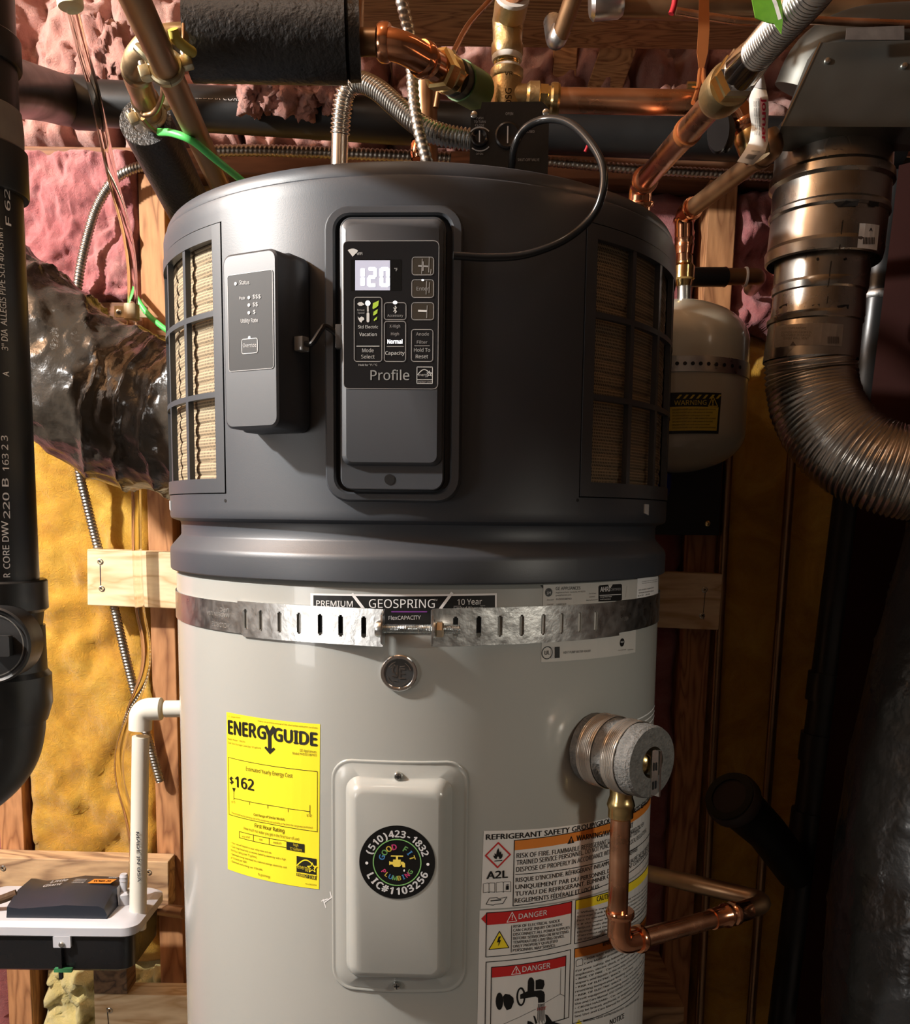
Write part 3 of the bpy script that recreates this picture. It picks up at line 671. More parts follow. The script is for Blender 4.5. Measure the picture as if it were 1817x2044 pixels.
# ---- big warning label at the right ---------------------------------
q7 = lambda x, y: (930+x/4.603, 1600+y/4.603)
LW = mat('label_white', (.70, .69, .67), .22, coat=.3)
def U7(x, y): return TK.uv(*q7(x, y))
uL = U7(165, 268)[0]; uR = radians(74)*RT_; slope = -.075
vtop = U7(165, 268)[1]; vmid = U7(135, 985)[1]; vmid2 = U7(128, 1000)[1]
def b_(mb):
    quad(mb, TK, [(uL-.002, vmid), (uR, vmid+slope*(uR-uL)), (uR, vtop+slope*(uR-uL)), (uL, vtop)], .0003, 20)
    quad(mb, TK, [(uL-.004, .70), (uR, .70+slope*(uR-uL)), (uR, vmid2+slope*(uR-uL)), (uL-.003, vmid2)], .0003, 20)
def l_(mb):
    def tt(s, x0, y0, x1, y1, h, mi=0, b=0, rest=''):
        a = U7(x0, y0); e = U7(x1, y1); t = U7(x0, y0-h)
        if rest:
            w0 = glyphs(s, b)[2]; w1 = glyphs(s+rest, b)[2]; e = (a[0]+(e[0]-a[0])*w1/w0, a[1]+(e[1]-a[1])*w1/w0); s = s+rest
        if e[0] > uR-.003:
            e = (uR-.003, a[1]+(e[1]-a[1])*(uR-.003-a[0])/(e[0]-a[0]))
        text(mb, TK, s, a, e, t[1]-a[1], .0008, mi, b)
    def bar(x0, y0, x1, y1, h0, mi, d=.0005, to_edge=False):   # coloured band, upper edge through two points
        a = U7(x0, y0); e = U7(x1, y1); l = U7(x0, y0+h0)
        if to_edge: e = (uR-.004, a[1]+(e[1]-a[1])*(uR-.004-a[0])/(e[0]-a[0]))
        dv = l[1]-a[1]; quad(mb, TK, [(a[0], a[1]+dv), (e[0], e[1]+dv), e, a], d, 12, mi); return a, e, dv
    def frame(x0, y0, x1, y1, y2, to_edge=False):
        a = U7(x0, y0); e = U7(x1, y1); l = U7(x0, y2)
        if to_edge: e = (uR-.004, a[1]+(e[1]-a[1])*(uR-.004-a[0])/(e[0]-a[0]))
        dv = l[1]-a[1]; stroke(mb, TK, [a, e, (e[0], e[1]+dv), (a[0], a[1]+dv)], .0008, .0007, 0, True)
    tt('REFRIGERANT SAFETY GROUP/GROUP', 183, 348, 1290, 205, 52, 0, .02, 'E DE SÉCURITÉ RÉFRIGÉRANT')
    bar(445, 355, 1320, 195, 92, 1, to_edge=True); frame(445, 355, 1320, 195, 955, True)
    ppoly(mb, TK, [q7(930, 388), q7(994, 378), q7(966, 312)], .0007, 0); tt('!', 958, 376, 970, 374, 36, 1, .03); tt('WARNING/AV', 1014, 360, 1316, 305, 48, 0, .02, 'ERTISSEMENT')
    tt('RISK OF FIRE. FLAMMABLE REFRIGERANT', 465, 516, 1290, 385, 43, 0, .006, ' USED. TO BE REPAIRED ONLY BY')
    tt('TRAINED SERVICE PERSONNEL. DO NOT', 465, 580, 1220, 448, 43, 0, .006, ' PUNCTURE REFRIGERANT TUBING.')
    tt('DISPOSE OF PROPERLY IN ACCORDANCE', 462, 644, 1256, 500, 43, 0, .006, ' WITH FEDERAL OR LOCAL REGULATIONS.')
    a = U7(455, 668); e = U7(1300, 535); stroke(mb, TK, [a, (uR-.004, a[1]+(e[1]-a[1])*(uR-.004-a[0])/(e[0]-a[0]))], .0008, .0007, 0)
    tt("RISQUE D'INCENDIE. RÉFRIGÉRANT INFL", 458, 738, 1240, 602, 43, 0, .006, 'AMMABLE UTILISÉ. À RÉPARER')
    tt('UNIQUEMENT PAR DU PERSONNEL DE SER', 455, 802, 1290, 660, 43, 0, .006, 'VICE QUALIFIÉ. NE PAS PERFORER')
    tt('TUYAU DE REFRIGERANT. ELIMINER CORR', 452, 866, 1270, 716, 43, 0, .006, 'ECTEMENT CONFORMÉMENT AUX')
    tt('REGLEMENTS FÉDÉRALE ET LOCALES.', 448, 928, 1226, 792, 43, 0, .006)
    # flame diamond
    dm = [q7(297, 376), q7(406, 485), q7(291, 603), q7(181, 494)]; pstroke(mb, TK, dm, .0014, .0007, 2, True)
    fl = [(262, 520), (250, 492), (266, 498), (262, 470), (278, 486), (284, 450), (298, 424), (306, 450), (312, 470), (322, 452), (326, 486), (338, 474), (336, 500), (326, 520), (308, 526), (304, 508), (294, 500), (284, 512), (282, 526)]
    ppoly(mb, TK, [q7(*p) for p in fl], .0007, 0); pstroke(mb, TK, [q7(264, 544), q7(330, 538)], .0009, .0007, 0)
    tt('A2L', 188, 708, 386, 695, 66, 0, .03)
    for bx in ((160, 745, 265, 835), (278, 735, 412, 830)):
        x0, y0, x1, y1 = bx; xm = (x0+x1)/2; L = [(x0, y0+8), (xm-8, y0), (xm, y0+8), (xm+8, y0), (x1, y0), (x1, y1-4), (xm+8, y1-8), (xm, y1), (xm-8, y1-6), (x0, y1)]
        pstroke(mb, TK, [q7(*p) for p in L], .0004, .0007, 0, True); pstroke(mb, TK, [q7(xm, y0+8), q7(xm, y1)], .0004, .0007, 0)
    tt('i', 366, 808, 394, 806, 46, 0, .03)
    pstroke(mb, TK, [q7(186, 940), q7(218, 884), q7(285, 880), q7(300, 890), q7(376, 874), q7(340, 935), q7(268, 940), q7(250, 950)], .0006, .0007, 0, True); pstroke(mb, TK, [q7(230, 910), q7(320, 900)], .0012, .0007, 0)
    # danger panels
    ppoly(mb, TK, [q7(140, 1075), q7(196, 1132), q7(196, 1018)], .0005, 3); bar(195, 1018, 970, 915, 114, 3)
    pstroke(mb, TK, [q7(376, 1106), q7(466, 1094), q7(424, 1014)], .0007, .0007, 5, True); tt('!', 418, 1086, 430, 1084, 44, 5); tt('DANGER', 482, 1076, 742, 1038, 46, 5, .01)
    frame(190, 1020, 972, 915, 1425)
    pstroke(mb, TK, [q7(420, 1136), q7(416, 1382)], .0006, .0007, 0)
    for i, (s, x1) in enumerate((('RISK OF ELECTRICAL SHOCK', 862), ('CAN CAUSE INJURY OR DEATH:', 886), ('DISCONNECT ALL POWER SUPPLIES', 952), ('BEFORE SERVICING OR RESETTING', 940), ('TEMPERATURE-LIMITING DEVICE.', 905), ('ONLY PROPERLY QUALIFIED', 842), ('PERSONNEL MAY SERVICE.', 826))):
        y = 1156+i*36.7; tt(s, 436-i*.8, y, x1, y-(x1-436)*.125, 25, 0, .012)
    ppoly(mb, TK, [q7(212, 1357), q7(394, 1340), q7(308, 1190)], .0005, 4); pstroke(mb, TK, [q7(212, 1357), q7(394, 1340), q7(308, 1190)], .0008, .0006, 0, True)
    ppoly(mb, TK, [q7(300, 1240), q7(322, 1232), q7(308, 1270), q7(322, 1268), q7(296, 1330), q7(302, 1290), q7(284, 1292)], .0007, 0)
    frame(186, 1472, 960, 1358, 2120); 
    bar(235, 1520, 918, 1415, 96, 3); frame(235, 1520, 918, 1415, 2120)
    pstroke(mb, TK, [q7(418, 1586), q7(500, 1576), q7(460, 1510)], .0007, .0007, 5, True); tt('!', 455, 1572, 466, 1570, 38, 5); tt('DANGER', 516, 1562, 772, 1524, 48, 5, .01)
    # tap drawing
    tp = lambda P, mi=0: ppoly(mb, TK, [q7(*p) for p in P], .0006, mi)
    el = lambda x, y, rx, ry, n=18: [(x+rx*cos(2*pi*i/n), y+ry*sin(2*pi*i/n)) for i in range(n)]
    tp(el(308, 1832, 34, 80)); tp([(340, 1790), (360, 1764), (400, 1770), (436, 1800), (440, 1840), (415, 1900), (375, 1915), (350, 1870)]); pstroke(mb, TK, [q7(*p) for p in el(505, 1790, 34, 78)], .0018, .0006, 0, True)
    tp([(498, 1770), (560, 1742), (690, 1730), (716, 1745), (724, 1770), (722, 1842), (664, 1848), (662, 1800), (640, 1790), (498, 1812)]); tp(el(598, 1668, 30, 56)); tp([(568, 1680), (628, 1680), (626, 1740), (566, 1742)])
    tp([(640, 1640), (680, 1628), (716, 1640), (722, 1680), (706, 1722), (640, 1724)])
    pstroke(mb, TK, [q7(872, 1530), q7(866, 1765), q7(905, 1785)], .0004, .0006, 0); pstroke(mb, TK, [q7(866, 1765), q7(690, 1868)], .0004, .0006, 0); pstroke(mb, TK, [q7(340, 2044), q7(640, 1905)], .0004, .0006, 0)
    for j in range(8): pstroke(mb, TK, [q7(664+j*8, 1856), q7(656+j*9, 2010+(j % 3)*14)], .0004, .0006, 0)
    tt('HOT', 655, 1918, 735, 1908, 28, 2, .01)
    tp([(566, 2012), (600, 2020), (650, 2060), (655, 2100), (560, 2100)]); tp([(618, 1965), (634, 1970), (656, 2030), (640, 2044)]); tp([(726, 1952), (748, 1958), (790, 2016), (880, 2044), (880, 2120), (700, 2120), (735, 2010)])
    # caution, warning and notice columns
    bar(1008, 905, 1290, 835, 88, 4, to_edge=True); frame(1008, 905, 1290, 835, 1300, True)
    tt('CAUT', 1200, 916, 1290, 892, 44, 0, .02, 'ION')
    body = ('• When a supplemental heating source is used with the', 'Storage Tank Water Heater, the combined output must be', 'not to exceed that of the water heater as shipped from', '• If the water heater has an upper and lower thermostat', 'adjust both the thermostats equally (water connections', 'piping) and the water temperature at the fixture while', 'thermostats (located behind access covers) are set to', 'all thermostats to the same temperature before using it')
    for i, s in enumerate(body):
        a = U7(1020, 1030+i*35); e = U7(1270, 980+i*35); k = (uR-.006-a[0])/(e[0]-a[0]); text(mb, TK, s, a, (a[0]+(e[0]-a[0])*k, a[1]+(e[1]-a[1])*k), a[1]-U7(1020, 1030+i*35+17)[1], .0008, 0, .008)
    bar(998, 1350, 1300, 1280, 84, 1, to_edge=True); frame(998, 1350, 1300, 1280, 2030, True)
    tt('WARN', 1250, 1330, 1340, 1300, 44, 0, .02, 'ING')
    body = ('     • FOR SAFE INSTALLATION, operation and service see Use', '     Care Manual provided. All piping and wiring must comply', 'For your safety, the following safety instructions to avoid fire', 'explosion, electric shock, or to prevent property damage, injury', '• RISK OF FIRE - Can cause injury or death. DO NOT store gas', 'vapors and liquids in the vicinity of this appliance or any other', '• RISK OF ELECTRIC SHOCK - Can cause injury or death when', 'resetting temperature limiting control.', '• RISK OF ELECTRIC SHOCK - Can cause injury or death. This',
            'circuit equipment grounding means is needed to be installed', 'Use and Care Manual. USE COPPER CONDUCTORS ONLY.', '• CRUSH HAZARD - Can cause injury or death. The water heater', 'must be braced, anchored, or strapped to avoid falling or moving', 'See Use and Care Manual for information regarding seismic')
    for i, s in enumerate(body):
        y = 1488+i*38; x = 1010-i*1; a = U7(x, y); e = U7(1280, y-85); L = len(s)/60.0; k = min(1, L)*(uR-.006-a[0])/(e[0]-a[0]); text(mb, TK, s.strip() if i > 1 else s.strip(), (a[0]+(.012 if i < 2 else 0), a[1]-(.003 if i < 2 else 0)*0), (a[0]+(e[0]-a[0])*k, a[1]+(e[1]-a[1])*k), a[1]-U7(x, y+19)[1], .0008, 0, .008)
    L = [(1010, 1465), (1030, 1445), (1042, 1448), (1056, 1440), (1072, 1446), (1072, 1498), (1042, 1506), (1012, 1512)]; pstroke(mb, TK, [q7(*p) for p in L], .0005, .0008, 0, True)
    ppoly(mb, TK, [q7(1010, 2044), q7(1065, 2040), q7(1038, 1998)], .0005, 4); tt('WARNING: Cancer and Reproductive Harm', 1072, 2024, 1450, 1900, 22, 0, .01, ' - www.P65Warnings.ca.gov')
    tt('NOTICE', 1320, 2050, 1450, 1985, 46, 0, .01)
label_part('warning_label', heater, b_, LW, l_, [BLACK, ORANGE, RED, RED, YEL, WHITE], 'white safety label with red, orange and yellow warning panels')
# curved white line label edge higher on the right flank
mb = MB()
for k in range(3): quad(mb, TK, [(radians(57)*RT_, 1.089-k*.006), (radians(80)*RT_, 1.087-k*.006), (radians(80)*RT_, 1.0885-k*.006), (radians(57)*RT_, 1.0905-k*.006)], .0004, 6)
mb.obj('side_label', WHITE, heater, smooth=0)
# ================================================================== THE ROOM
def fbm(p, o=4): return noise.fractal(p, .9, 2.1, o, noise_basis='PERLIN_ORIGINAL')
YS = .385                                   # front faces of the studs
def wx(px, py, Y=YS): return at(px, py, Y).x
def wz(px, py, Y=YS): return at(px, py, Y).z
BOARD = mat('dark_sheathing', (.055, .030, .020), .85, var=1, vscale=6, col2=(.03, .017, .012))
CONC = mat('concrete', (.12, .11, .10), .9, bump=.3, bscale=60, var=1, vscale=5, col2=(.08, .075, .07))
DRYW = mat('unfinished_wall', (.15, .125, .105), .9, var=1, vscale=3, col2=(.10, .08, .065))
def slab(name, x0, x1, y0, y1, z0, z1, m, kind='structure'):
    mb = MB(); box(mb, ((x0+x1)/2, (y0+y1)/2, (z0+z1)/2), (x1-x0, y1-y0, z1-z0)); return tag(mb.obj(name, m, smooth=0), kind=kind)
slab('floor', -1.5, 1.6, -3.0, .56, -.06, 0, CONC)
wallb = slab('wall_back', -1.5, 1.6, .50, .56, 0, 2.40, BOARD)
slab('wall_left', -1.56, -1.5, -3.0, .56, 0, 2.40, DRYW)
slab('wall_front', -1.5, 1.6, -3.06, -3.0, 0, 2.40, DRYW)
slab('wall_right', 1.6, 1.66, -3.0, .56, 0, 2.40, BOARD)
STUDW = wood_mat('stud_fir', (.50, .24, .10), (.22, .085, .030), 'Z', 18, .5)
PLATEW = wood_mat('plate_fir', (.20, .085, .038), (.10, .04, .016), 'X', 18, .5)
LUMB = wood_mat('new_pine', (.86, .67, .42), (.58, .36, .17), 'X', 15, .9, .6)
LUMB2 = wood_mat('weathered_pine', (.56, .37, .20), (.20, .11, .06), 'X', 12, 1.2)
OLDW = wood_mat('dark_shim', (.20, .11, .055), (.05, .025, .013), 'Y', 12, 1.0)
JOISTW = wood_mat('rough_joist', (.52, .27, .11), (.22, .09, .03), 'X', 30, 1.4)
def timber(name, p0, p1, w, d, m, parent=None, up=None, bev=.0015, lab=None):
    """board between two points: w across, d deep"""
    p0, p1 = Vector(p0), Vector(p1); t = (p1-p0); L = t.length; t.normalize()
    yv = Vector((0, 1, 0)); a = yv.cross(t).normalized(); b = t.cross(a)
    rot = Matrix((a, b, t)).transposed()
    mb = MB(); box(mb, (p0+p1)/2, (w, d, L), rot, 0, bev); return mb.obj(name, m, parent, smooth=0)
ZP = wz(800, 352)                            # underside of the top plate
SX = [((wx(278, 500)+wx(332, 500))/2, .040), (wx(45, 1620)-.020, .040), ((wx(1412, 450)+wx(1472, 450))/2, .044), (wx(1412, 450)+.43, .04)]
for k, (x, w) in enumerate(SX):
    x2 = x if k != 2 else wx(1371, 1500)
    timber('stud', (x2+(x2-x)*.4, YS+.0445, .04), (x, YS+.0445, ZP), w, .089, STUDW, wallb)
timber('stud', (-.02, YS+.0445, .04), (-.02, YS+.0445, ZP), .04, .089, STUDW, wallb)
timber('sill_plate', (-1.45, YS+.0445, .02), (1.55, YS+.0445, .02), .038, .089, PLATEW, wallb)
timber('top_plate', (-1.45, YS+.0445, ZP+.019), (1.55, YS+.0445, ZP+.019), .038, .089, PLATEW, wallb)
timber('fire_block', (SX[1][0]+.02, YS+.05, wz(230, 625)), (SX[0][0]-.02, YS+.05, wz(230, 625)), .036, .085, PLATEW, wallb)
ceil = slab('ceiling', -1.5, 1.6, -3.0, .56, 2.34, 2.40, JOISTW)
zj = wz(900, 26, .22)
timber('joist', (-.22, .24, zj+.03), (.62, .24, zj+.03), .06, .14, JOISTW, ceil)
timber('rim_board', (-1.45, .485, (ZP+2.34)/2), (1.55, .485, (ZP+2.34)/2), 2.34-ZP-.05, .028, STUDW, ceil)
timber('joist', at(1262, 20, .33), at(1195, 210, .45), .052, .04, JOISTW, ceil); timber('joist', at(1130, 30, .40), at(1122, 215, .44), .036, .04, JOISTW, ceil)

# ---- glass wool
def wool_mat(name, c1, c2, c3):
    m = bpy.data.materials.new(name); m.use_nodes = True; N = m.node_tree.nodes; L = m.node_tree.links; b = N['Principled BSDF']
    tc = N.new('ShaderNodeTexCoord'); n1 = N.new('ShaderNodeTexNoise'); n1.inputs['Scale'].default_value = 11; n1.inputs['Detail'].default_value = 8; n1.inputs['Roughness'].default_value = .65; n1.inputs['Distortion'].default_value = .8
    L.new(tc.outputs['Object'], n1.inputs['Vector']); rp = N.new('ShaderNodeValToRGB'); E = rp.color_ramp.elements
    E[0].position = .30; E[0].color = (*c1, 1); E[1].position = .72; E[1].color = (*c3, 1); e = E.new(.52); e.color = (*c2, 1)
    L.new(n1.outputs['Fac'], rp.inputs[0]); L.new(rp.outputs[0], b.inputs['Base Color']); b.inputs['Roughness'].default_value = .95; b.inputs['Specular IOR Level'].default_value = .1
    n2 = N.new('ShaderNodeTexNoise'); n2.inputs['Scale'].default_value = 130; n2.inputs['Detail'].default_value = 8; n2.inputs['Roughness'].default_value = .7; n2.inputs['Distortion'].default_value = 2.5
    L.new(tc.outputs['Object'], n2.inputs['Vector']); bp = N.new('ShaderNodeBump'); bp.inputs['Strength'].default_value = .75; bp.inputs['Distance'].default_value = .005
    L.new(n2.outputs['Fac'], bp.inputs['Height']); L.new(bp.outputs[0], b.inputs['Normal'])
    b.inputs['Sheen Weight'].default_value = .25; b.inputs['Sheen Roughness'].default_value = .5
    b.inputs['Subsurface Weight'].default_value = .0; return m
PINK = wool_mat('pink_wool', (.33, .125, .10), (.47, .23, .185), (.60, .38, .30))
PINK2 = wool_mat('deep_pink_wool', (.29, .075, .08), (.41, .14, .14), (.53, .26, .235))
YELW = wool_mat('yellow_wool', (.40, .185, .022), (.58, .31, .035), (.70, .43, .07))
CREAM = wool_mat('cream_wool', (.52, .40, .14), (.66, .54, .22), (.76, .66, .34))
def batt(x0, x1, z0, z1, Y0, amp, sc, m, label, seed=0, n=70, tear=0.0, group=None, fold=0.0, bottom_soft=False):
    mb = MB(); w, h = x1-x0, z1-z0; nx = max(14, int(n*min(1, w/max(w, h))*1.3)); nz = max(14, int(n*min(1.6, h/max(w, .15))*.8)); nz = min(nz, 200)
    for j in range(nz+1):
        for i in range(nx+1):
            s, t = i/nx, j/nz; x, z = x0+w*s, z0+h*t; p = Vector((x*sc+seed*3.1, z*sc*.8, seed))
            d = amp*fbm(p)+amp*.45*fbm(p*3.1)
            r = 1-abs(fbm(p*1.3+Vector((4, 9, 2)), 3)); d -= tear*max(0, r-.72)*3.2
            d += fold*abs(sin(p.x*1.7+p.y*2.3+2*fbm(p*.6, 2)))
            e = min(s, 1-s, t, 1-t); d -= .035*max(0, 1-e/.05)**2
            jx = .004*fbm(p*4+Vector((7, 1, 0)), 2)*(1 if 0 < i < nx else 2.2); jz = .004*fbm(p*4+Vector((1, 7, 0)), 2)*(1 if 0 < j < nz else 3)
            mb.v.append(Vector((x+jx, Y0-d, z+jz)))
    f = lambda i, j: j*(nx+1)+i
    for j in range(nz):
        for i in range(nx): mb.f.append((f(i, j), f(i+1, j), f(i+1, j+1), f(i, j+1))); mb.m.append(0)
    rim = [f(i, 0) for i in range(nx+1)]+[f(nx, j) for j in range(1, nz+1)]+[f(i, nz) for i in range(nx-1, -1, -1)]+[f(0, j) for j in range(nz-1, 0, -1)]
    b = len(mb.v); mb.v += [Vector((mb.v[k].x, .484, mb.v[k].z)) for k in rim]; R = len(rim)
    for k in range(R): mb.f.append((rim[k], b+k, b+(k+1) % R, rim[(k+1) % R])); mb.m.append(0)
    return tag(mb.obj('insulation_batt', m, smooth=180), label, 'insulation', group)
xa0, xa1 = SX[0][0]-.020, SX[0][0]+.020; xb1 = SX[1][0]+.020; xc0 = SX[2][0]-.022; xc1 = SX[2][0]+.022
zf = wz(230, 625)
batt(xb1, xa0, zf+.02, ZP+.034, .372, .020, 9, PINK2, 'deep pink insulation batt above the black duct at left', 3, 80, .01)
batt(xb1, xa0, wz(100, 1950), zf-.02, .400, .016, 7, YELW, 'tall amber yellow insulation batt between the left studs', 5, 90, .012)
batt(xb1+.01, xa0, .06, wz(100, 1945), .395, .030, 14, CREAM, 'pale cream crumpled insulation below the condensate pump', 9, 60, .02)
batt(xa1, -.042, .05, ZP, .405, .018, 8, YELW, 'yellow insulation batt showing as sliver beside the tank left edge', 11, 60, .01)
batt(.0, wx(1330, 1400)+.03, .05, ZP, .405, .020, 9, PINK2, 'dim pink insulation batt behind the tank right edge', 13, 60, .01)
zs = wz(1510, 660)
batt(xc1, xc1+.388, zs, ZP, .400, .030, 9, PINK2, 'pink insulation batt beside the flue pipe', 17, 80, .02, fold=.012)
batt(xc1, xc1+.388, .05, zs-.004, .410, .012, 5, YELW, 'shaded ochre insulation batt behind the bare copper risers', 19, 70, .004)
batt(-1.2, xb1-.04, .05, ZP, .405, .02, 8, PINK2, 'pink insulation batt behind the vertical black drain stack', 23, 60, .01)
# joist bays above the plate
zt = 2.34; edges = [(-.78, wx(235, 80, .42)), (wx(235, 80, .42)+.004, wx(480, 80, .42)), (wx(480, 80, .42)+.004, wx(770, 90, .42)), (wx(770, 90, .42)+.004, wx(1020, 90, .42)), (wx(1020, 90, .42)+.004, wx(1260, 90, .42)), (wx(1260, 90, .42)+.004, wx(1590, 90, .42)), (wx(1590, 90, .42)+.004, 1.0)]
labs = ['pale pink insulation stuffed behind the clear drain tube', 'pink insulation behind the clamped old copper pipes', 'peach pink insulation above the large black foam sleeve', 'rosy insulation behind the brass tee', 'dark rose insulation beneath the rough joist', 'shaggy pale pink insulation behind the copper hanger strap', 'dim insulation behind the sheet metal duct boot']
for k, (x0, x1) in enumerate(edges):
    batt(x0, x1, ZP+.036, zt, .385+(.0 if k not in (3, 4) else .025), .060, 6.5, PINK, labs[k], 31+k*7, 96, .03, 'joist bay insulation', fold=.006)
# tufts hanging over the black drain pipe
def blob(name, c, r, m, label, seed, cat='insulation', group=None, n=26):
    mb = MB(); c = Vector(c); vs = []; fs = []
    for j in range(n+1):
        th = pi*j/n
        for i in range(2*n):
            ph = pi*i/n; d = Vector((sin(th)*cos(ph), sin(th)*sin(ph), cos(th))); q = 1+.55*fbm(d*1.9+Vector((seed, 0, 0)), 5)+.18*fbm(d*6+Vector((0, seed, 0)), 3)
            vs.append(c+Vector((d.x*r[0], d.y*r[1], d.z*r[2]))*q)
    for j in range(n):
        for i in range(2*n):
            i2 = (i+1) % (2*n); fs.append((j*2*n+i, j*2*n+i2, (j+1)*2*n+i2, (j+1)*2*n+i))
    mb.add(vs, fs); return tag(mb.obj(name, m, smooth=180), label, cat, group)
tl = ['cream pink tuft drooping below the big black foam sleeve, leftmost', 'cream pink tuft drooping over the drain pipe, second from left', 'peach tuft drooping beside the steel flexible connector', 'shaggy pink tuft resting by the diagonal right copper pipe', 'pinkish tuft beneath the old clamped elbow']
for k, (px, py, Y, rx, rz) in enumerate(((512, 180, .225, .026, .032), (590, 188, .225, .030, .028), (660, 186, .23, .024, .024), (1325, 225, .27, .042, .030), (205, 110, .33, .035, .045))):
    blob('insulation_tuft', at(px, py, Y), (rx, .03, rz), PINK, tl[k], k*5+1, group='loose insulation tufts')

# ================================================================== LUMBER
def plank(p0, p1, h, t, m, name, label, cat='lumber', loc=None):   # p0, p1: centres of the front face ends
    p0, p1 = Vector(p0), Vector(p1); th = Vector((0, t/2, 0)); mb = MB()
    e = thing(name, label, cat, ((p0.x+p1.x)/2, p0.y+t/2, min(p0.z, p1.z)-h/2)); o = timber('board', p0+th, p1+th, h, t, m, e); return e
YB = .345
pl = plank((at(172, 1097, YB)+at(176, 1207, YB))/2, (at(1443, 1146, YB)+at(1435, 1258, YB))/2, .0885, .038, LUMB, 'blocking_plank', 'fresh pine blocking plank running behind the tank at strap height')
def wood_screw(px, py, Y, parent):
    c = at(px, py, Y); mb = MB(); lathe(mb, [(.0045, .004), (.0045, -.0006), (.0036, -.0010), (.0030, .0008)], c, (0, 1, 0), 14); s = mb.obj('screw', ZINC, parent)
    mb = MB(); P = Plane(c+Vector((0, -.0011, 0)), (0, -1, 0)); poly(mb, P, circ(.0016, 6), .0003); mb.obj('screw_socket', BLACK, s, smooth=0)
for p in ((200, 1121), (203, 1175), (1407, 1177), (1402, 1229)): wood_screw(*p, YB-.0005, pl)
PB = Plane((0, YB, 1.2), (0, -1, 0)); mk = ink('pencil', (.05, .045, .05))
for pts_, w_ in (([(200, 1128), (201, 1168)], .0012), ([(1408, 1182), (1404, 1224), (1405, 1236)], .0011)):
    mb = MB(); pstroke(mb, PB, pts_, w_, .0006); mb.obj('pencil_mark', mk, pl, smooth=0)
zc = (wz(190, 1714, YB)+wz(190, 1809, YB))/2; hb = wz(190, 1714, YB)-wz(190, 1809, YB)
pl2 = plank((-.98, YB, zc+.004), (at(336, 1760, YB).x, YB, zc-.004), hb, .038, LUMB2, 'weathered_board', 'stained pine board fixed to studs behind the condensate pump')
for p in ((6, 1733), (297, 1741)): wood_screw(*p, YB-.0005, pl2)
zl = wz(250, 1986, .24)
xl = at(188, 2010, .24).x
pl3 = plank((xl, .24, zl-.045), (-.172, .24, zl-.045), .09, .040, LUMB, 'lower_blocking_plank', 'lower pine blocking plank at the bottom of the picture')
wood_screw(219, 2017, .2395, pl3)
mb = MB(); pstroke(mb, Plane((0, .24, 0), (0, -1, 0)), [(214, 2012), (217, 2048)], .0012, .0006); mb.obj('crack', BLACK, pl3, smooth=0)
a = at(1290, 1906, .36); mb = MB(); zb = at(1366, 2010, .20).z
hexa(mb, [at(1250, 2010, .20)+Vector((0, 0, -.075)), at(1366, 2010, .20)+Vector((0, 0, -.075)), (at(1366, 2010, .20).x, .38, zb-.075), (at(1250, 2010, .20).x, .38, zb-.075),
          at(1250, 2010, .20), at(1366, 2010, .20), (at(1366, 2010, .20).x, .38, zb), (at(1250, 2010, .20).x, .38, zb)])
tag(mb.obj('wood_block', LUMB2, smooth=0), 'short thick wood block in shade under the discharge pipe', 'lumber')
# ================================================================== LEFT SIDE
def at_z(px, py, z):
    d = ray(px, py); return CAM+d*((z-CAM.z)/d.z)
def pipe(name, P, r, m, parent, seg=20, caps=True, inner=None):
    mb = MB(); tube(mb, P, r, seg, 0, caps, inner=inner); return mb.obj(name, m, parent)
def ring(mb, c, ax, r, w, seg=24, mi=0, lip=.0):       # a band with rounded edges round a pipe
    lathe(mb, [(r*.9, -w/2), (r-w*.12, -w/2), (r, -w/2+w*.25), (r, w/2-w*.25), (r-w*.12, w/2), (r*.9, w/2)], c, ax, seg, mi)
def hexnut(mb, c, ax, r, w, mi=0): lathe(mb, [(r*.82, -w/2-.0006), (r, -w/2+.0008), (r, w/2-.0008), (r*.82, w/2+.0006)], c, ax, 6, mi)
def press_fit(mb, c, ax, r, L, mi=0):                  # press collar: sleeve with a bead at its mouth
    lathe(mb, [(r*1.02, -L/2), (r*1.12, -L/2), (r*1.12, L*.10), (r*1.30, L*.20), (r*1.34, L*.30), (r*1.30, L*.40), (r*1.14, L*.46), (r*1.10, L/2), (r*1.02, L/2)], c, ax, 24, mi)
# ---- black drain stack
YK = -.06; XK = at(-28, 700, YK).x; RK = .0445
zk = lambda y: at(50, y, YK).z
stack = thing('drain_stack', 'black plastic drain stack with cleanout plug at the left edge', 'pipe', (XK, YK, 0))
pipe('pipe', [(XK, YK, zk(1160)), (XK, YK, 2.33)], RK, ABS, stack, 40)
for y0, y1, r in ((70, 132, .0490), (296, 392, .0510)):
    mb = MB(); z0, z1 = zk(y1), zk(y0); lathe(mb, [(RK-.002, z0), (r-.001, z0), (r, z0+.002), (r, z1-.002), (r-.002, z1), (RK-.002, z1)], (XK, YK, 0), (0, 0, 1), 40); mb.obj('coupling', ABS, stack)
mb = MB(); z0, z1 = zk(296), zk(215); lathe(mb, [(.0475, z0), (.0480, (z0+z1)/2), (.0465, z1-.002), (RK-.001, z1)], (XK, YK, 0), (0, 0, 1), 40); mb.obj('cement_band', mat('pipe_cement', (.20, .18, .155), .6, var=1, vscale=30, col2=(.10, .09, .08)), stack)
KC = Cyl(RK+.0004, XK, YK); mb = MB()
def vt(s, y0, y1, x=20, h=13): 
    u0 = KC.uv(x, y0); u1 = KC.uv(x, y1); mb = MB(); text(mb, KC, s, (u0[0], u0[1]), (u0[0], u1[1]), .0066, .0003, 0, .01); mb.obj('pipe_lettering', WHITE, stack, smooth=0)
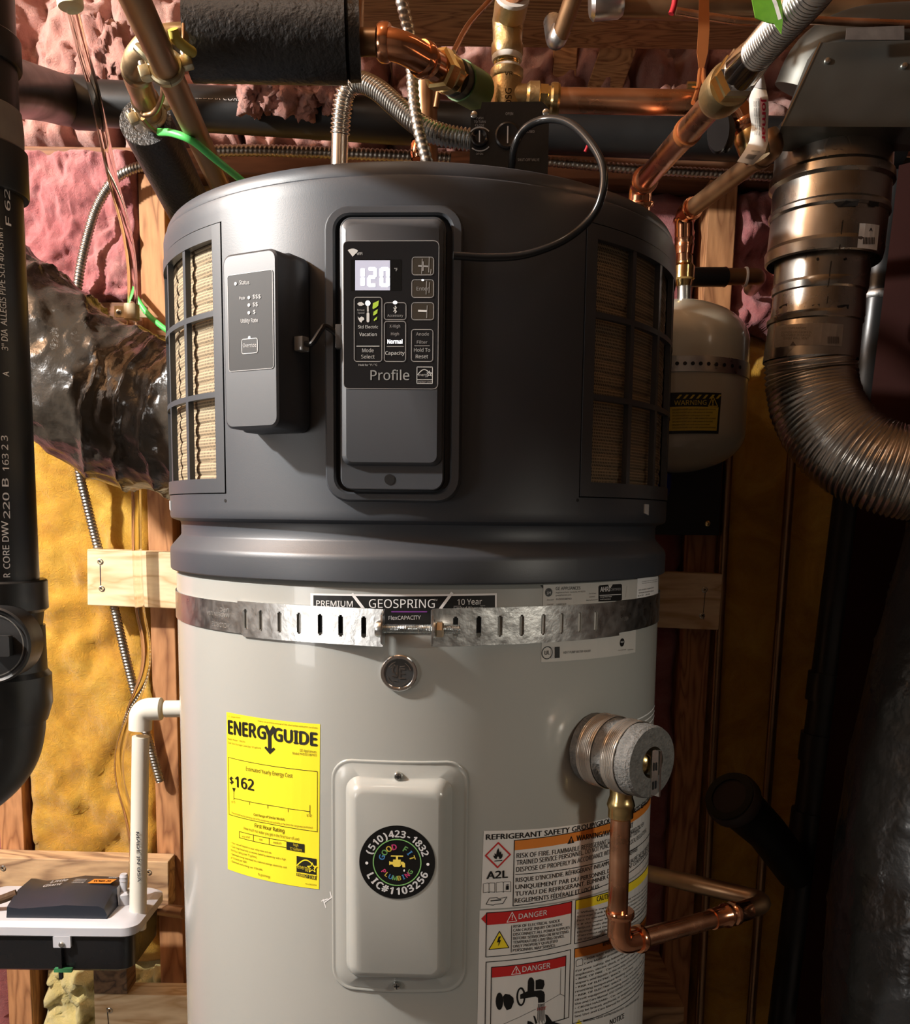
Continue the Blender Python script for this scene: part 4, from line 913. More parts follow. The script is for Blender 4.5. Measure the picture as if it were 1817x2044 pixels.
vt('3" DIA  ALLEGIS PIPE SCH 40 ASTM F', 700, 455, 16); vt('F 62', 452, 380, 22); vt('A', 752, 742, 18); vt('163 2 3', 940, 870, 18); vt('220 B', 1035, 955, 20); vt('CORE DWV', 1135, 1040, 20); vt('R', 1152, 1144, 20)
mb = MB(); z0, z1 = zk(1215), zk(1157); lathe(mb, [(RK, z0-.03), (.0480, z0-.004), (.0530, z0), (.0530, z1-.002), (.0515, z1), (RK, z1)], (XK, YK, 0), (0, 0, 1), 40)
z2, z3 = zk(1405), zk(1345); lathe(mb, [(.0475, z2-.02), (.0535, z2), (.0535, z3-.002), (.0490, z3+.004), (.0485, z0-.02)], (XK, YK, 0), (0, 0, 1), 40); mb.obj('cleanout_tee', ABS, stack)
co = at(-16, 1287, YK-.075); ax = Vector((.10, -1, .02)).normalized()
mb = MB(); lathe(mb, [(.040, -.04), (.0405, -.012), (.0415, 0), (.0415, .004), (.0395, .006), (.0375, .004), (.0365, .002), (.012, .0035)], co, ax, 44); pg = mb.obj('cleanout_plug', ABS, stack)
P_ = Plane(co+ax*.0038, ax); mb = MB(); prism(mb, P_, rrect(.011, .011, .002, .012, 0), 0, .011); mb.obj('plug_lug', ABS, pg)
mb = MB(); stroke(mb, P_, circ(.0335, 40), .0012, .0004, 0, True); text(mb, P_, '3"', (.0, .026), (.008, .026), .004, .0006, 0); mb.obj('plug_ring', ink('abs_scuff', (.10, .095, .085)), pg, smooth=0)
pipe('trap_bend', spline([(XK, YK, zk(1395)), (XK, YK, zk(1450)), (XK-.012, YK, zk(1510)), (XK-.05, YK, zk(1565)), (XK-.11, YK, zk(1590)), (XK-.2, YK, zk(1592))], 8), RK*1.0, ABS, stack, 36)
# ---- horizontal branch drain
YH = .27; br = thing('branch_drain', 'black horizontal drain pipe along the top of the back wall', 'pipe', tuple(at(600, 225, YH)))
p = [at(165, 205, YH), at(440, 219, YH), at(1100, 262, YH), at(1560, 280, YH), at(1800, 290, YH)]
pipe('pipe', p, .0300, ABS, br, 32)
mb = MB(); d = (p[1]-p[0]).normalized(); lathe(mb, [(.030, -.02), (.0338, -.02), (.0345, -.017), (.0345, .017), (.0338, .02), (.030, .02)], at(172, 206, YH), d, 32); mb.obj('coupling', ABS, br)
pipe('elbow', spline([at(180, 206, YH), at(130, 200, YH-.01), at(85, 188, YH-.07), at(30, 176, .07), at(-28, 172, -.03)], 8), .0325, ABS, br, 28)
mb = MB(); BC_ = Plane(at(300, 195, YH-.0292), (0, -.75, .66))
ptext(mb, BC_, 'ASTM F', (200, 191), (247, 191), 8, .0004, 0); ptext(mb, BC_, 'CELLULAR CORE', (372, 196), (481, 202), 8, .0004, 0); mb.obj('pipe_lettering', LGREY, br, smooth=0)
# ---- black film duct
def film_rf(i, s, a):
    v = Vector((cos(a)*1.3, sin(a)*1.3, s*7))
    k = s*34+1.6*sin(a+s*9)+2.2*fbm(Vector((cos(a)*.8, sin(a)*.8, s*5)), 2)
    return 1.03+.075*(1-abs(sin(k)))**2.5+.05*fbm(v, 3)-.09*abs(fbm(v*1.9, 3))
FILM = mat('black_duct_film', (.020, .018, .016), .22, var=1, vscale=14, col2=(.060, .048, .036), bump=.5, bscale=55, spec=.6, bdist=.004, rvar=.1)
dp = spline([at(-170, 520, .16), at(-40, 610, .15), at(60, 690, .145), at(160, 770, .14), at(265, 818, .13), at(375, 838, .10), at(480, 842, .06)], 30)
mb = MB(); tube(mb, resample(dp, .0035), .0965, 90, 0, True, film_rf); tag(mb.obj('film_duct', FILM, smooth=60), 'wrinkled shiny black film flexible duct entering the heater left side', 'duct')
# ---- clear drain tube
CLEAR = mat('clear_vinyl', (.99, .97, .92), .05, trans=1.0, ior=1.14)
YV = .315; tp_ = [at(143, 12, .10), at(165, 100, .14), at(190, 190, .18), at(207, 270, .22), at(226, 360, .26), at(250, 450, .30), at(262, 520, YV), at(265, 600, YV+.01), at(263, 660, YV), at(266, 800, .32), at(272, 980, .325), at(273, 1090, .325), at(279, 1210, .325), at(291, 1280, .322), at(288, 1345, .318), at(260, 1425, .31), at(239, 1500, .30), at(240, 1560, .29), at(258, 1630, .27), at(268, 1700, .25), at(262, 1790, .225)]
tubeT = thing('clear_drain_tube', 'long clear vinyl tube hanging down the left side to the pump', 'tube', tuple(tp_[-1]))
cp = spline(tp_, 10); mb = MB(); tube(mb, cp, .0074, 18, 0, False); tube(mb, cp[::-1], .0056, 18, 0, False); mb.obj('tube_wall', CLEAR, tubeT, fix=False)
mb = MB(); c = at(140, 4, .095); lathe(mb, [(.0145, -.006), (.0155, -.004), (.0155, .004), (.0135, .010), (.0150, .013), (.0150, .03)], c, (-.1, .0, 1), 24); mb.obj('end_cap', mat('cream_plastic', (.68, .66, .42), .4), tubeT)
clampM = mat('beige_nylon', (.42, .33, .20), .5)
cl = thing('tube_clamp', 'beige nylon saddle clamp holding clear tube to the wood', 'clamp', tuple(at(263, 640, .345)))
mb = MB(); P_ = Plane(at(263, 623, .362), (0, -1, 0)); prism(mb, P_, rrect(.0255, .0085, .002), 0, .004); mb.obj('base', clampM, cl)
mb = MB(); tube(mb, [at(263, 608, YV+.008), at(263, 638, YV+.008)], .0112, 20); mb.obj('saddle', clampM, cl)
for px in (237, 290):
    c = at(px, 622, .3575); mb = MB(); lathe(mb, [(.0040, .001), (.0040, -.0012), (.0022, -.0022)], c, (0, 1, 0), 12); s = mb.obj('screw', ZINC, cl)
    mb = MB(); Q = Plane(c+Vector((0, -.0023, 0)), (0, -1, 0)); stroke(mb, Q, [(-.002, 0), (.002, 0)], .0008, .0002); stroke(mb, Q, [(0, -.002), (0, .002)], .0008, .0002); mb.obj('screw_slot', BLACK, s, smooth=0)
# ---- armoured cables
def bx(P, r, name, label, pitch=.0052, amp=.13, m=ARMOR, seg=12, group=None):
    mb = MB(); tube(mb, resample(spline(P, 10), pitch/5), r, seg, 0, True, lambda i, s, a: 1+amp*(abs(sin(pi*s/pitch+a*.5))*2-1)); return tag(mb.obj(name, m, smooth=60), label, 'cable', group)
bx([at(300, 328, .34), at(262, 338, .345), at(225, 362, .35), at(195, 410, .355), at(175, 470, .355), at(158, 550, .355), at(150, 640, .355), at(150, 800, .355), at(157, 930, .36), at(172, 1000, .36), at(192, 1080, .362), at(206, 1130, .362), at(225, 1200, .362), at(246, 1290, .36), at(266, 1370, .36), at(285, 1440, .365), at(320, 1560, .37)], .0066, 'armored_cable', 'brown armored cable running down the left insulation')
bx([at(395, 302, .34), at(500, 300, .335), at(640, 304, .335), at(760, 309, .335), at(900, 315, .34)], .0078, 'armored_cable', 'silver armored cable lying behind the top left of the heater', .0068)
bx([at(1090, 322, .34), at(1250, 336, .335), at(1420, 346, .335), at(1560, 353, .335), at(1700, 360, .34)], .0066, 'armored_cable', 'silver armored cable lying behind the right copper pipes', .0068)
bx([at(795, -25, -.16), at(806, 20, -.155), at(817, 70, -.15), at(822, 130, -.15), at(826, 200, -.15), at(836, 260, -.15), at(850, 312, -.15), at(858, 345, -.15)], .0056, 'armored_cable', 'grey armored cable dropping into the heater lid', .0060, .10)
# ---- white drain pipe
YP = .205; pv = thing('white_drain_pipe', 'white plastic drain pipe turning down into the condensate pump', 'pipe', tuple(at(277, 1858, YP)))
r_ = .0123; A = at(420, 1414, YP); B = at(282, 1418, YP); C = at(275, 1853, YP); B2 = Vector((C.x+(B.x-C.x), YP, A.z))
pipe('pipe', [at(330, 1415, YP), A], r_, PVC, pv, 24); pipe('pipe', [at(281, 1470, YP), C], r_, PVC, pv, 24)
mb = MB(); tube(mb, bend([at(322, 1415, YP), at(281, 1416, YP), at(280, 1456, YP)], .018, 10), r_*1.34, 28); mb.obj('elbow', PVC, pv)
mb = MB(); PC = Cyl(r_+.0003, (at(281, 1470, YP).x+C.x)/2, YP); u0 = PC.uv(277, 1660); u1 = PC.uv(271, 1762)
VS = Plane(at(276, 1710, YP-r_-.0003), (-.15, -1, 0)); ptext_v = VS.uv(272, 1660); e_ = VS.uv(271, 1760)
text(mb, VS, 'MADE IN USA', (ptext_v[0], ptext_v[1]), (ptext_v[0], e_[1]), .0048, .0006, 0, .008)
mb.obj('pipe_lettering', ink('pvc_print', (.06, .06, .08)), pv, smooth=0)
# ---- condensate pump
pump = thing('condensate_pump', 'condensate pump with black motor cover and grey lid beside the tank', 'pump', tuple(at(150, 1945, .16)))
GREYP = mat('pump_lid_grey', (.50, .51, .55), .35); BLUEBK = mat('pump_cover', (.020, .024, .034), .34); BLK2 = mat('pump_tank', (.010, .010, .011), .3, rvar=.1, vscale=10)
F = .16; xr = at(300, 1880, F).x; xr2 = at(322, 1830, .28).x; xl0 = xr-.285; zL = at(150, 1862, F).z; zB = at(150, 1940, F).z; zR = at(150, 1836, F).z
HP = Plane(((xl0+xr2)/2, F+.065, zB), (0, 0, 1), (0, 1, 0)); hw = (xr2-xl0)/2
mb = MB(); H = zL-zB
loft(mb, [(HP, rrect(hw-.012, .060, .016), 0), (HP, rrect(hw-.006, .064, .02), .004), (HP, rrect(hw-.003, .066, .02), H), (HP, rrect(hw, .068, .02), H+.001)], cap0=True); mb.obj('reservoir', BLK2, pump)
mb = MB(); loft(mb, [(HP, rrect(hw+.001, .069, .02), H-.004), (HP, rrect(hw+.004, .071, .022), H-.002), (HP, rrect(hw+.004, .071, .022), H+.010), (HP, rrect(hw, .068, .02), H+.0125), (HP, rrect(hw-.006, .062, .016), H+.016)], cap0=True); lid = mb.obj('lid', GREYP, pump, smooth=30)
fp = Plane(((xl0+xr2)/2, F+.065-.071, zB+H), (0, -1, 0)); c = fp.uv(124, 1884)
mb = MB(); prism(mb, fp, rrect(.0125, .0085, .001, c[0], c[1]+.003), -.004, .0012); tb = mb.obj('lid_tab', GREYP, lid)
mb = MB(); lathe(mb, [(.0042, -.001), (.0042, .002), (.0030, .0036)], fp.xyz(c[0], c[1], .0012), (0, -1, 0), 14); mb.obj('screw', ZINC, pump)
mb = MB(); prism(mb, fp, rrect(.0025, .024, .001, c[0]-.004, c[1]-.030), -.004, .0008); mb.obj('reservoir_rib', BLK2, pump)
mb = MB(); c2 = fp.uv(126, 1938); prism(mb, fp, rrect(.013, .0028, .001, c2[0], c2[1]+.0008), -.004, .0012); mb.obj('green_float', mat('green_plastic', (.05, .22, .09), .4), pump)
# motor cover: a sloped wedge hull
cx0, cx1 = at(18, 1835, .18).x, at(218, 1840, .18).x; zt_ = at(150, 1768, .21).z
z0 = zB+H+.014; fy, by = F+.012, F+.105
def cov(x, z, y): return Vector((x, y, z))
prf = [(cx0, z0), (cx0+.002, z0+.030), (cx0+.020, z0+(zt_-z0)*.72), (cx0+.070, zt_-.003), (cx0+.085, zt_), (cx1-.012, zt_-.002), (cx1-.004, zt_-.008), (cx1, z0+.014), (cx1, z0)]
def inset(k, i): 
    x, z = prf[k]; mx = (cx0+cx1)/2; return (mx+(x-mx)*(1-i), z0+(z-z0)*(1-i*.35))
mb = MB(); rows = [(0.0, fy, 0.30), (0.0, fy+.0015, .04), (.0, fy+.030, 0.0), (.0, by-.02, 0.0), (.03, by, .10)]
top_front = [(fy, .62), (fy+.004, .68), (fy+.035, 1.0), (by-.015, 1.0), (by, .8)]
vs = []; n = len(prf)
for y, k in top_front:
    for x, z in prf: vs.append((x, y, z0+(z-z0)*k))
fs = [(i*n+j, i*n+j+1, (i+1)*n+j+1, (i+1)*n+j) for i in range(len(top_front)-1) for j in range(n-1)]+[tuple(range(n)), tuple((len(top_front)-1)*n+j for j in range(n))]
mb.add(vs, fs); cover = mb.obj('motor_cover', BLUEBK, pump, smooth=30)
tpn = Plane(((cx0+cx1)/2, fy+.040, zt_), (0, 0, 1), (0, 1, 0)); mb = MB()
text(mb, tpn, 'MODEL', (.052, .026), (.066, .026), .004, .0012, 0); pts = [(.028, .006), (.062, .006), (.066, .022), (.032, .022)]; poly(mb, tpn, pts, .0010, 1); text(mb, tpn, 'VCMA-20', (.034, .011), (.060, .011), .006, .0014, 2, .02)
for k in range(3): text(mb, tpn, 'CONDENSATE PUMP', (.004, .006+k*.006), (.022, .006+k*.006), .003, .0012, 0)
SLP = Plane(Vector(((prf[2][0]+prf[3][0])/2, fy+.05, (prf[2][1]+prf[3][1])/2+.001)), Vector((prf[2][1]-prf[3][1], 0, prf[3][0]-prf[2][0])), (0, 1, 0))
text(mb, SLP, 'Little', (-.006, .010), (.020, .010), .009, .0012, 0, .02); text(mb, SLP, 'Giant', (-.012, -.004), (.016, -.004), .009, .0012, 0, .02)
mb.obj('cover_lettering', [LGREY, ORANGE, BLACK], cover, smooth=0)
mb = MB(); sp = Plane((cx1+.0003, fy+.06, (z0+zt_)/2), (1, 0, .05)); poly(mb, sp, rrect(.018, .014, .001, 0, .0, 3, 1), .0006); mb.obj('side_label', LGREY, cover, smooth=0)
mb = MB(); c = at(250, 1838, F+.07); lathe(mb, [(.0135, 0), (.0135, .018), (.0115, .020), (.0060, .021), (.0060, .036), (.0068, .037), (.0060, .041), (.0066, .043), (.0050, .047)], (c.x, c.y, zB+H+.014), (0, 0, 1), 20); mb.obj('check_valve', mat('valve_grey', (.45, .46, .50), .3), pump)
mb = MB(); tube(mb, spline([(cx0+.002, fy+.03, z0+.026), (cx0-.03, fy+.02, z0+.018), (cx0-.10, fy+.02, z0+.012), (cx0-.2, fy+.02, z0-.05)], 8), .0065, 12); mb.obj('power_cord', CABLE, pump)
sx0, sx1 = at(192, 1985, .25).x, at(258, 1985, .25).x
box(mb, ((sx0+sx1)/2, .262, (zl+zB)/2), (sx1-sx0, .04, zB-zl-.0006), None, 0, .001); tag(mb.obj('wood_shim', OLDW, smooth=0), 'dark worn wood shim between condensate pump and lower plank', 'shim')
pq_ = at(334, 1818, .36); mb = MB(); tube(mb, [at(318, 1815, .37), at(372, 1822, .30)], .010, 16); tag(mb.obj('copper_pipe', COPPERO), 'short dark copper pipe passing behind the tank beside the pump', 'pipe')
# ---- green wires
def wire(P, r, m, name, label, cat='wire'):
    mb = MB(); tube(mb, spline(P, 12), r, 12); return tag(mb.obj(name, m), label, cat)
gw = thing('ground_wire', 'green ground wire from the pipe clamp to the heater lid', 'wire', tuple(at(470, 352, -.1)))
mb = MB(); tube(mb, spline([at(318, 264, -.17), at(345, 266, -.19), at(385, 282, -.195), at(430, 318, -.165), at(480, 358, -.10), at(530, 400, -.03)], 12), .0035, 12); mb.obj('insulation', GREENW, gw)
mb = MB(); tube(mb, spline([at(285, 236, -.19), at(296, 250, -.18), at(312, 262, -.172), at(322, 265, -.17)], 8), .0022, 10); mb.obj('bare_end', COPPERO, gw)
wire([at(262, 575, .37), at(275, 598, .36), at(300, 632, .35), at(345, 668, .33), at(380, 690, .32)], .0042, GREENW, 'ground_wire', 'green wire dropping behind the tube clamp')
# ---- strap round the tank
SS = Cyl(.2822); strap = thing('seismic_strap', 'galvanized earthquake strap clamped around the tank below the shroud', 'strap', (0, -.283, 1.18))
def band(a0, a1, z0, z1, r0, t, name, slots=(), cham=None, tang=0):
    cols = [a0]; slots = sorted(slots); hw = radians(.48)
    step = radians(1.5)
    k = a0
    while k < a1: cols.append(min(k, a1)); k += step
    cols.append(a1)
    for s in slots: cols += [s-hw, s-hw*.55, s+hw*.55, s+hw]
    cols = sorted(set(round(c, 6) for c in cols if all(abs(c-s) >= hw*.5 or abs(c-s) < 1e-9 for s in slots) or any(abs(abs(c-s)-hw*.55) < 1e-5 for s in slots)))
    mb = MB(); zm = (z0+z1)/2; zz = [z0, zm-.0098, zm-.0086, zm+.0086, zm+.0098, z1]
    idx = {}
    for lay, r in ((0, r0+t), (1, r0)):
        for i, a in enumerate(cols):
            for j, z in enumerate(zz):
                zq = z
                if cham and j == 0: zq = z0+max(0, (cham[1]-abs(a-cham[0]))/cham[1])*.006
                rl_ = r*(1+.72*(1/cos(max(0, tang-abs(a)))-1)) if tang else r
                idx[lay, i, j] = len(mb.v); mb.v.append(Vector((rl_*sin(a), -rl_*cos(a), zq)))
    def hole(i, j):
        am = (cols[i]+cols[i+1])/2
        for s in slots:
            if abs(am-s) < hw*.55: return j in (1, 2, 3)
            if abs(am-s) < hw: return j == 2
        return False
    cells = {(i, j) for i in range(len(cols)-1) for j in range(5) if not hole(i, j)}
    for (i, j) in cells:
        for lay in (0, 1): mb.f.append((idx[lay, i, j], idx[lay, i+1, j], idx[lay, i+1, j+1], idx[lay, i, j+1])); mb.m.append(0)
        for (di, dj, e) in ((-1, 0, ((i, j), (i, j+1))), (1, 0, ((i+1, j), (i+1, j+1))), (0, -1, ((i, j), (i+1, j))), (0, 1, ((i, j+1), (i+1, j+1)))):
            if (i+di, j+dj) not in cells: mb.f.append((idx[0, e[0][0], e[0][1]], idx[0, e[1][0], e[1][1]], idx[1, e[1][0], e[1][1]], idx[1, e[0][0], e[0][1]])); mb.m.append(0)
    return mb.obj(name, GALV, strap, smooth=25)
D = radians
sl = [D(a) for a in (-33.8, -29.8, -25.3, -21.0, -16.5, -12.3, -7.8)]; srr = [D(a) for a in (8.6, 13.0, 17.2, 21.6, 26.2, 30.4, 34.9, 39.3)]
band(D(-118), D(-35.6), 1.1868, 1.2162, .2810, .0012, 'band'); lb = band(D(-36.0), D(-4.2), 1.1842, 1.2180, .2812, .0016, 'slotted_end', sl, (D(-36.0), D(1.6)), D(23))
rb = band(D(4.3), D(47), 1.1842, 1.2186, .2812, .0016, 'slotted_end', srr, None, D(21)); band(D(46), D(118), 1.1868, 1.2192, .2810, .0012, 'band')
mb = MB()
def ctext(S, s, az0, az1, z0, h, mi=0, rot=False):
    a = (D(az0)*S.R, z0); b = (D(az1)*S.R, z0)
    V, F_, w = glyphs(s, .005)
    L = b[0]-a[0]; k = h/CAPH; vs_ = []
    for x, y in V:
        t = x/w; yy = y*k
        if rot: vs_.append(S.xyz(b[0]-L*t, z0+h-yy, .0022))
        else: vs_.append(S.xyz(a[0]+L*t, z0+yy, .0022))
    mb.add(vs_, F_, mi)
ctext(TK, 'HOLDRITE', -44.5, -38.6, 1.1905, .0042, 0, True); ctext(TK, 'MADE IN USA', -46.5, -38.6, 1.2010, .0036, 0, True); ctext(TK, 'UPC', -41.5, -38.6, 1.2060, .0036, 0, True)
ctext(TK, 'HOLDRITE', 43.6, 48.5, 1.2095, .0042); ctext(TK, 'MADE IN USA', 43.6, 50.5, 1.1985, .0036); ctext(TK, 'UPC®', 43.6, 46.6, 1.1935, .0036)
tag(mb.obj('stamped_lettering', mat('stamp', (.75, .73, .70), .5, 1.0), strap, smooth=0), kind='stuff')
# upturned tabs, bolt and nut
def tab(azd, sgn):
    mb = MB(); a = D(azd); n = Vector((sin(a), -cos(a), 0)); t = Vector((cos(a), sin(a), 0)); o = n*.2905
    M_ = Plane(o+Vector((0, 0, 1.2012)), t*sgn); 
    prism(mb, M_, [(-.0000, -.0165), (.013*(1 if M_.a.dot(n) > 0 else -1), -.0125), (.017*(1 if M_.a.dot(n) > 0 else -1), 0), (.013*(1 if M_.a.dot(n) > 0 else -1), .0125), (0, .0165)], -.0008, .0010); return mb.obj('tab', GALV, strap, smooth=20)
tab(-4.2, 1); tab(4.3, -1)
bz = 1.2016; oy = -.3010
mb = MB(); P_ = [Vector((-.0215+.0685*i/150, oy, bz)) for i in range(151)]; tube(mb, P_, .0040, 14, 0, True, lambda i, s, a: 1+.10*sin(2*pi*s/.00135+a)); mb.obj('bolt', mat('bolt_zinc', (.62, .66, .66), .25, 1.0), strap, smooth=40)
mb = MB(); lathe(mb, [(.0001, -.006), (.0062, -.0055), (.0078, -.003), (.0080, 0)], (-.0225, oy, bz), (1, 0, 0), 24); mb.obj('bolt_head', ZINC, strap)
mb = MB(); lathe(mb, [(.004, -.0008), (.0088, -.0008), (.0088, .0008), (.004, .0008)], (.0245, oy, bz), (1, 0, 0), 24); mb.obj('washer', ZINC, strap)
mb = MB(); hexnut(mb, (.0290, oy, bz), (1, 0, 0), .0076, .0062); mb.obj('nut', mat('nut_zinc', (.66, .58, .44), .28, 1.0), strap, smooth=20)

# ---- rate module stuck on the shroud
q2 = lambda x, y: (320+x/3.406, 400+y/3.406)
am = D(-27.5); MP = Plane(SH.xyz(am*RS, 1.46, -.001), (sin(am), -cos(am), 0)); DF = .041
MF = Off(MP, DF); c0 = MF.uv(*q2(455, 1540)); c1 = MF.uv(*q2(775, 335)); mu, mv = (c0[0]+c1[0])/2, (c0[1]+c1[1])/2; mw, mh = (c1[0]-c0[0])/2, (c1[1]-c0[1])/2
mod = thing('rate_module', 'slim grey utility rate module mounted left of the control panel', 'module', tuple(MP.xyz(mu, mv-mh, 0)))
mb = MB(); loft(mb, [(MP, rrect(mw+.0045, mh+.0035, .009, mu, mv), 0), (MP, rrect(mw+.0045, mh+.0035, .009, mu, mv), DF*.45), (MP, rrect(mw+.0028, mh+.0022, .0085, mu, mv), DF*.52), (MP, rrect(mw+.0022, mh+.0018, .008, mu, mv), DF-.0015), (MP, rrect(mw+.0004, mh, .007, mu, mv), DF)]); mb.obj('housing', PLASTIC2, mod, smooth=35)
mb = MB(); b5 = rbox(MF, 470, 470, 765, 1165, q2, .0022); poly(mb, MF, b5, .0004); fpn = mb.obj('face_plate', mat('module_face', (.036, .037, .038), .55, spec=.3), mod, smooth=0)
mb = MB(); stroke(mb, MF, b5, .0005, .0006, 0, True); mb.obj('face_edge', GREYINK, fpn, smooth=0)
mb = MB(); mt = lambda s, x0, x1, y0, y1, h, mi=0, b=.01: ptext(mb, MF, s, q2(x0, y0), q2(x1, y1), h/3.406, .0008, mi, b)
mt('Status', 542, 610, 573, 571, 27); mt('Peak', 542, 581, 676, 674, 19); mt('$$$', 633, 687, 670, 668, 28); mt('$$', 633, 668, 723, 721, 28); mt('$', 635, 651, 774, 773, 28); mt('Utility Rate', 552, 668, 834, 828, 26)
mt('Override', 566, 656, 1000, 996, 25)
for p in ((516, 568), (607, 662), (607, 713), (607, 765), (610, 934)): poly(mb, MF, circ(.0014, 12, *MF.uv(*q2(*p))), .0009, 0)
stroke(mb, MF, rbox(MF, 559, 936, 664, 1045, q2, .0018), .0006, .0008, 1, True)
mb.obj('module_lettering', [WHITE, LGREY], fpn, smooth=0)
mb = MB(); poly(mb, MF, rbox(MF, 560, 938, 663, 1044, q2, .0018), .0006); mb.obj('override_button', BLACK, fpn, smooth=0)
jk = thing('module_cable', 'short black flat cable linking rate module and control panel', 'cable', tuple(MP.xyz(mu+mw, mv, .02)))
jp = MP.xyz(mu+mw+.0045, MF.uv(575, 676)[1], DF*.40); sd = MP.a
mb = MB(); rot = Matrix((MP.a, -MP.n, Vector((0, 0, 1)))).transposed(); box(mb, jp+MP.a*.0045, (.009, .010, .012), rot, 0, .0008); mb.obj('plug', mat('clear_plug', (.55, .56, .55), .15, trans=.6), jk)
e2 = PN.xyz(-.0475, PN.uv(660, 668, .008)[1], .0085)
mb = MB(); P_ = spline([jp+MP.a*.008, jp+MP.a*.016+Vector((0, -.004, -.001)), (jp+e2)/2+Vector((.004, -.008, .006)), e2+Vector((-.010, -.004, .006)), e2], 10); tube(mb, P_, .0024, 10); mb.obj('cord', CABLE, jk)
mb = MB(); box(mb, e2+Vector((.0015, 0, -.002)), (.006, .009, .020), None, 0, .0008); mb.obj('plug', mat('grey_plug', (.10, .10, .10), .25), jk)
# ================================================================== TOP
# ---- old copper, foam sleeves, clamps (left)
A0, A1 = at(252, -40, -.42), at(462, 420, .03)
mb = MB(); tube(mb, [A0, A1], .0112, 28); tag(mb.obj('copper_pipe', COPPERO), 'aged brown copper pipe slanting down from the top left to the heater', 'pipe')
dA = (A1-A0).normalized()
def onA(py):
    best = min((abs((CAM+0*CAM).x*0+proj_y(A0+(A1-A0)*(k/400))-py), k) for k in range(401))[1]; return A0+(A1-A0)*(best/400)
def proj_y(p):
    d = p-CAM; return PPY-FPX*d.dot(UP)/d.dot(FW)
old = thing('old_copper_bend', 'tarnished copper bend passing under the slanted pipe into foam', 'pipe', tuple(at(300, 220, -.14)))
OLDC = mat('tarnished_copper', (.52, .38, .22), .40, 1.0, var=1, vscale=35, col2=(.30, .22, .13), bump=.2, bscale=90, rvar=.12)
ob = [at(400, 76, -.275), at(345, 78, -.285), at(305, 88, -.285), at(276, 118, -.27), at(272, 150, -.24), at(286, 190, -.19), at(304, 238, -.12), at(316, 270, -.09)]
pipe('bend', spline(ob, 10), .0118, OLDC, old, 24)
mb = MB(); ring(mb, at(274, 142, -.25), ob[5]-ob[3], .0138, .010); ring(mb, at(290, 200, -.175), ob[6]-ob[5], .0136, .010); ring(mb, at(318, 84, -.285), ob[1]-ob[2], .0136, .010); mb.obj('solder_joint', OLDC, old)
fs0, fs1 = at(291, 243, -.115), at(405, 470, .10)
fo = thing('foam_sleeve', 'speckled black foam pipe sleeve slanting behind the heater top left', 'foam sleeve', tuple(fs1))
pipe('sleeve', [fs0, fs1], .0265, FOAM, fo, 40, True)
dF = (fs1-fs0).normalized(); mb = MB(); lathe(mb, [(.0266, .002), (.0264, -.0012), (.0140, -.0012), (.0130, .004)], fs0, dF, 40, 0, False); mb.obj('cut_end', mat('foam_cut', (.05, .048, .045), .45, bump=1, bscale=330, var=1, vscale=300, col2=(.012, .012, .011), bdist=.002), fo)
b0, b1 = at(378, 74, -.26), at(691, 80, -.25)
fb = thing('foam_sleeve', 'large black ribbed foam sleeve lying across the top', 'foam sleeve', tuple((b0+b1)/2))
mb = MB(); tube(mb, resample([b0, b1], .004), .0345, 64, 0, True, lambda i, s, a: 1+.018*fbm(Vector((cos(a)*9, sin(a)*9, s*150)), 3)); mb.obj('sleeve', FOAM, fb, smooth=60)
mb = MB(); lathe(mb, [(.0290, 0), (.0325, .003), (.0320, .012), (.0120, .0125)], b1, b1-b0, 36); mb.obj('torn_edge', FOAM, fb)
# ground clamps
CLM = mat('bronze_clamp', (.60, .52, .34), .42, 1.0, var=1, vscale=40, col2=(.36, .32, .20), bump=.3, bscale=80)
def gclamp(c, ax, r, label, flip=1):
    e = thing('ground_clamp', label, 'clamp', tuple(c)); ax = ax.normalized(); v = Vector((0, -1, .3)); v = (v-ax*v.dot(ax)).normalized(); w = ax.cross(v)
    for s in (1, -1):
        P = [c+(w*cos(t)*s+v*sin(t)*0+v*0)*0 for t in ()]; arc = [c+(v*cos(a)+w*sin(a))*r*1.06*(1 if True else 1) for a in [pi/2*s*k/9+(0 if s > 0 else 0) for k in range(0, 19)]]
        mb = MB()
        for dd in (-.0035, 0, .0035): pass
        tube(mb, arc, .0036, 10); mb.obj('jaw', CLM, e)
    for s in (1, -1):
        ear = c+w*s*(r+.0065); mb = MB(); box(mb, ear, (.010, .010, .009), Matrix((ax, v, w)).transposed(), 0, .0015); mb.obj('ear', CLM, e)
        mb = MB(); lathe(mb, [(.0036, 0), (.0036, .0035), (.0020, .0042)], ear+v*.005, v, 12); sc_ = mb.obj('screw', ZINC, e)
    mb = MB(); lathe(mb, [(.0050, 0), (.0052, .008), (.0040, .011)], c+w*flip*(r+.0065)+ax*.011, v, 14); mb.obj('lug', CLM, e)
    return e
gclamp(onA(135), dA, .0112, 'bronze ground clamp on the slanted brown copper pipe', -1)
gclamp(at(300, 222, -.14), ob[6]-ob[5], .0118, 'bronze ground clamp on the tarnished bend at the foam end', -1)
bar0 = at(280, 100, -.31); bar1 = at(318, 140, -.31); mb = MB(); tube(mb, spline([at(272, 92, -.315), at(288, 108, -.315), at(312, 128, -.31), at(330, 135, -.30)], 6), .0036, 8); tag(mb.obj('clamp_strap', CLM), 'thin bronze strap joining the two pipes near the ground clamp', 'strap')
wire([at(322, 150, -.30), at(326, 175, -.27), at(322, 200, -.23), at(308, 224, -.205), at(290, 230, -.20), at(282, 226, -.20)], .0024, COPPERO, 'bare_wire', 'bare copper jumper wire between the two ground clamps')
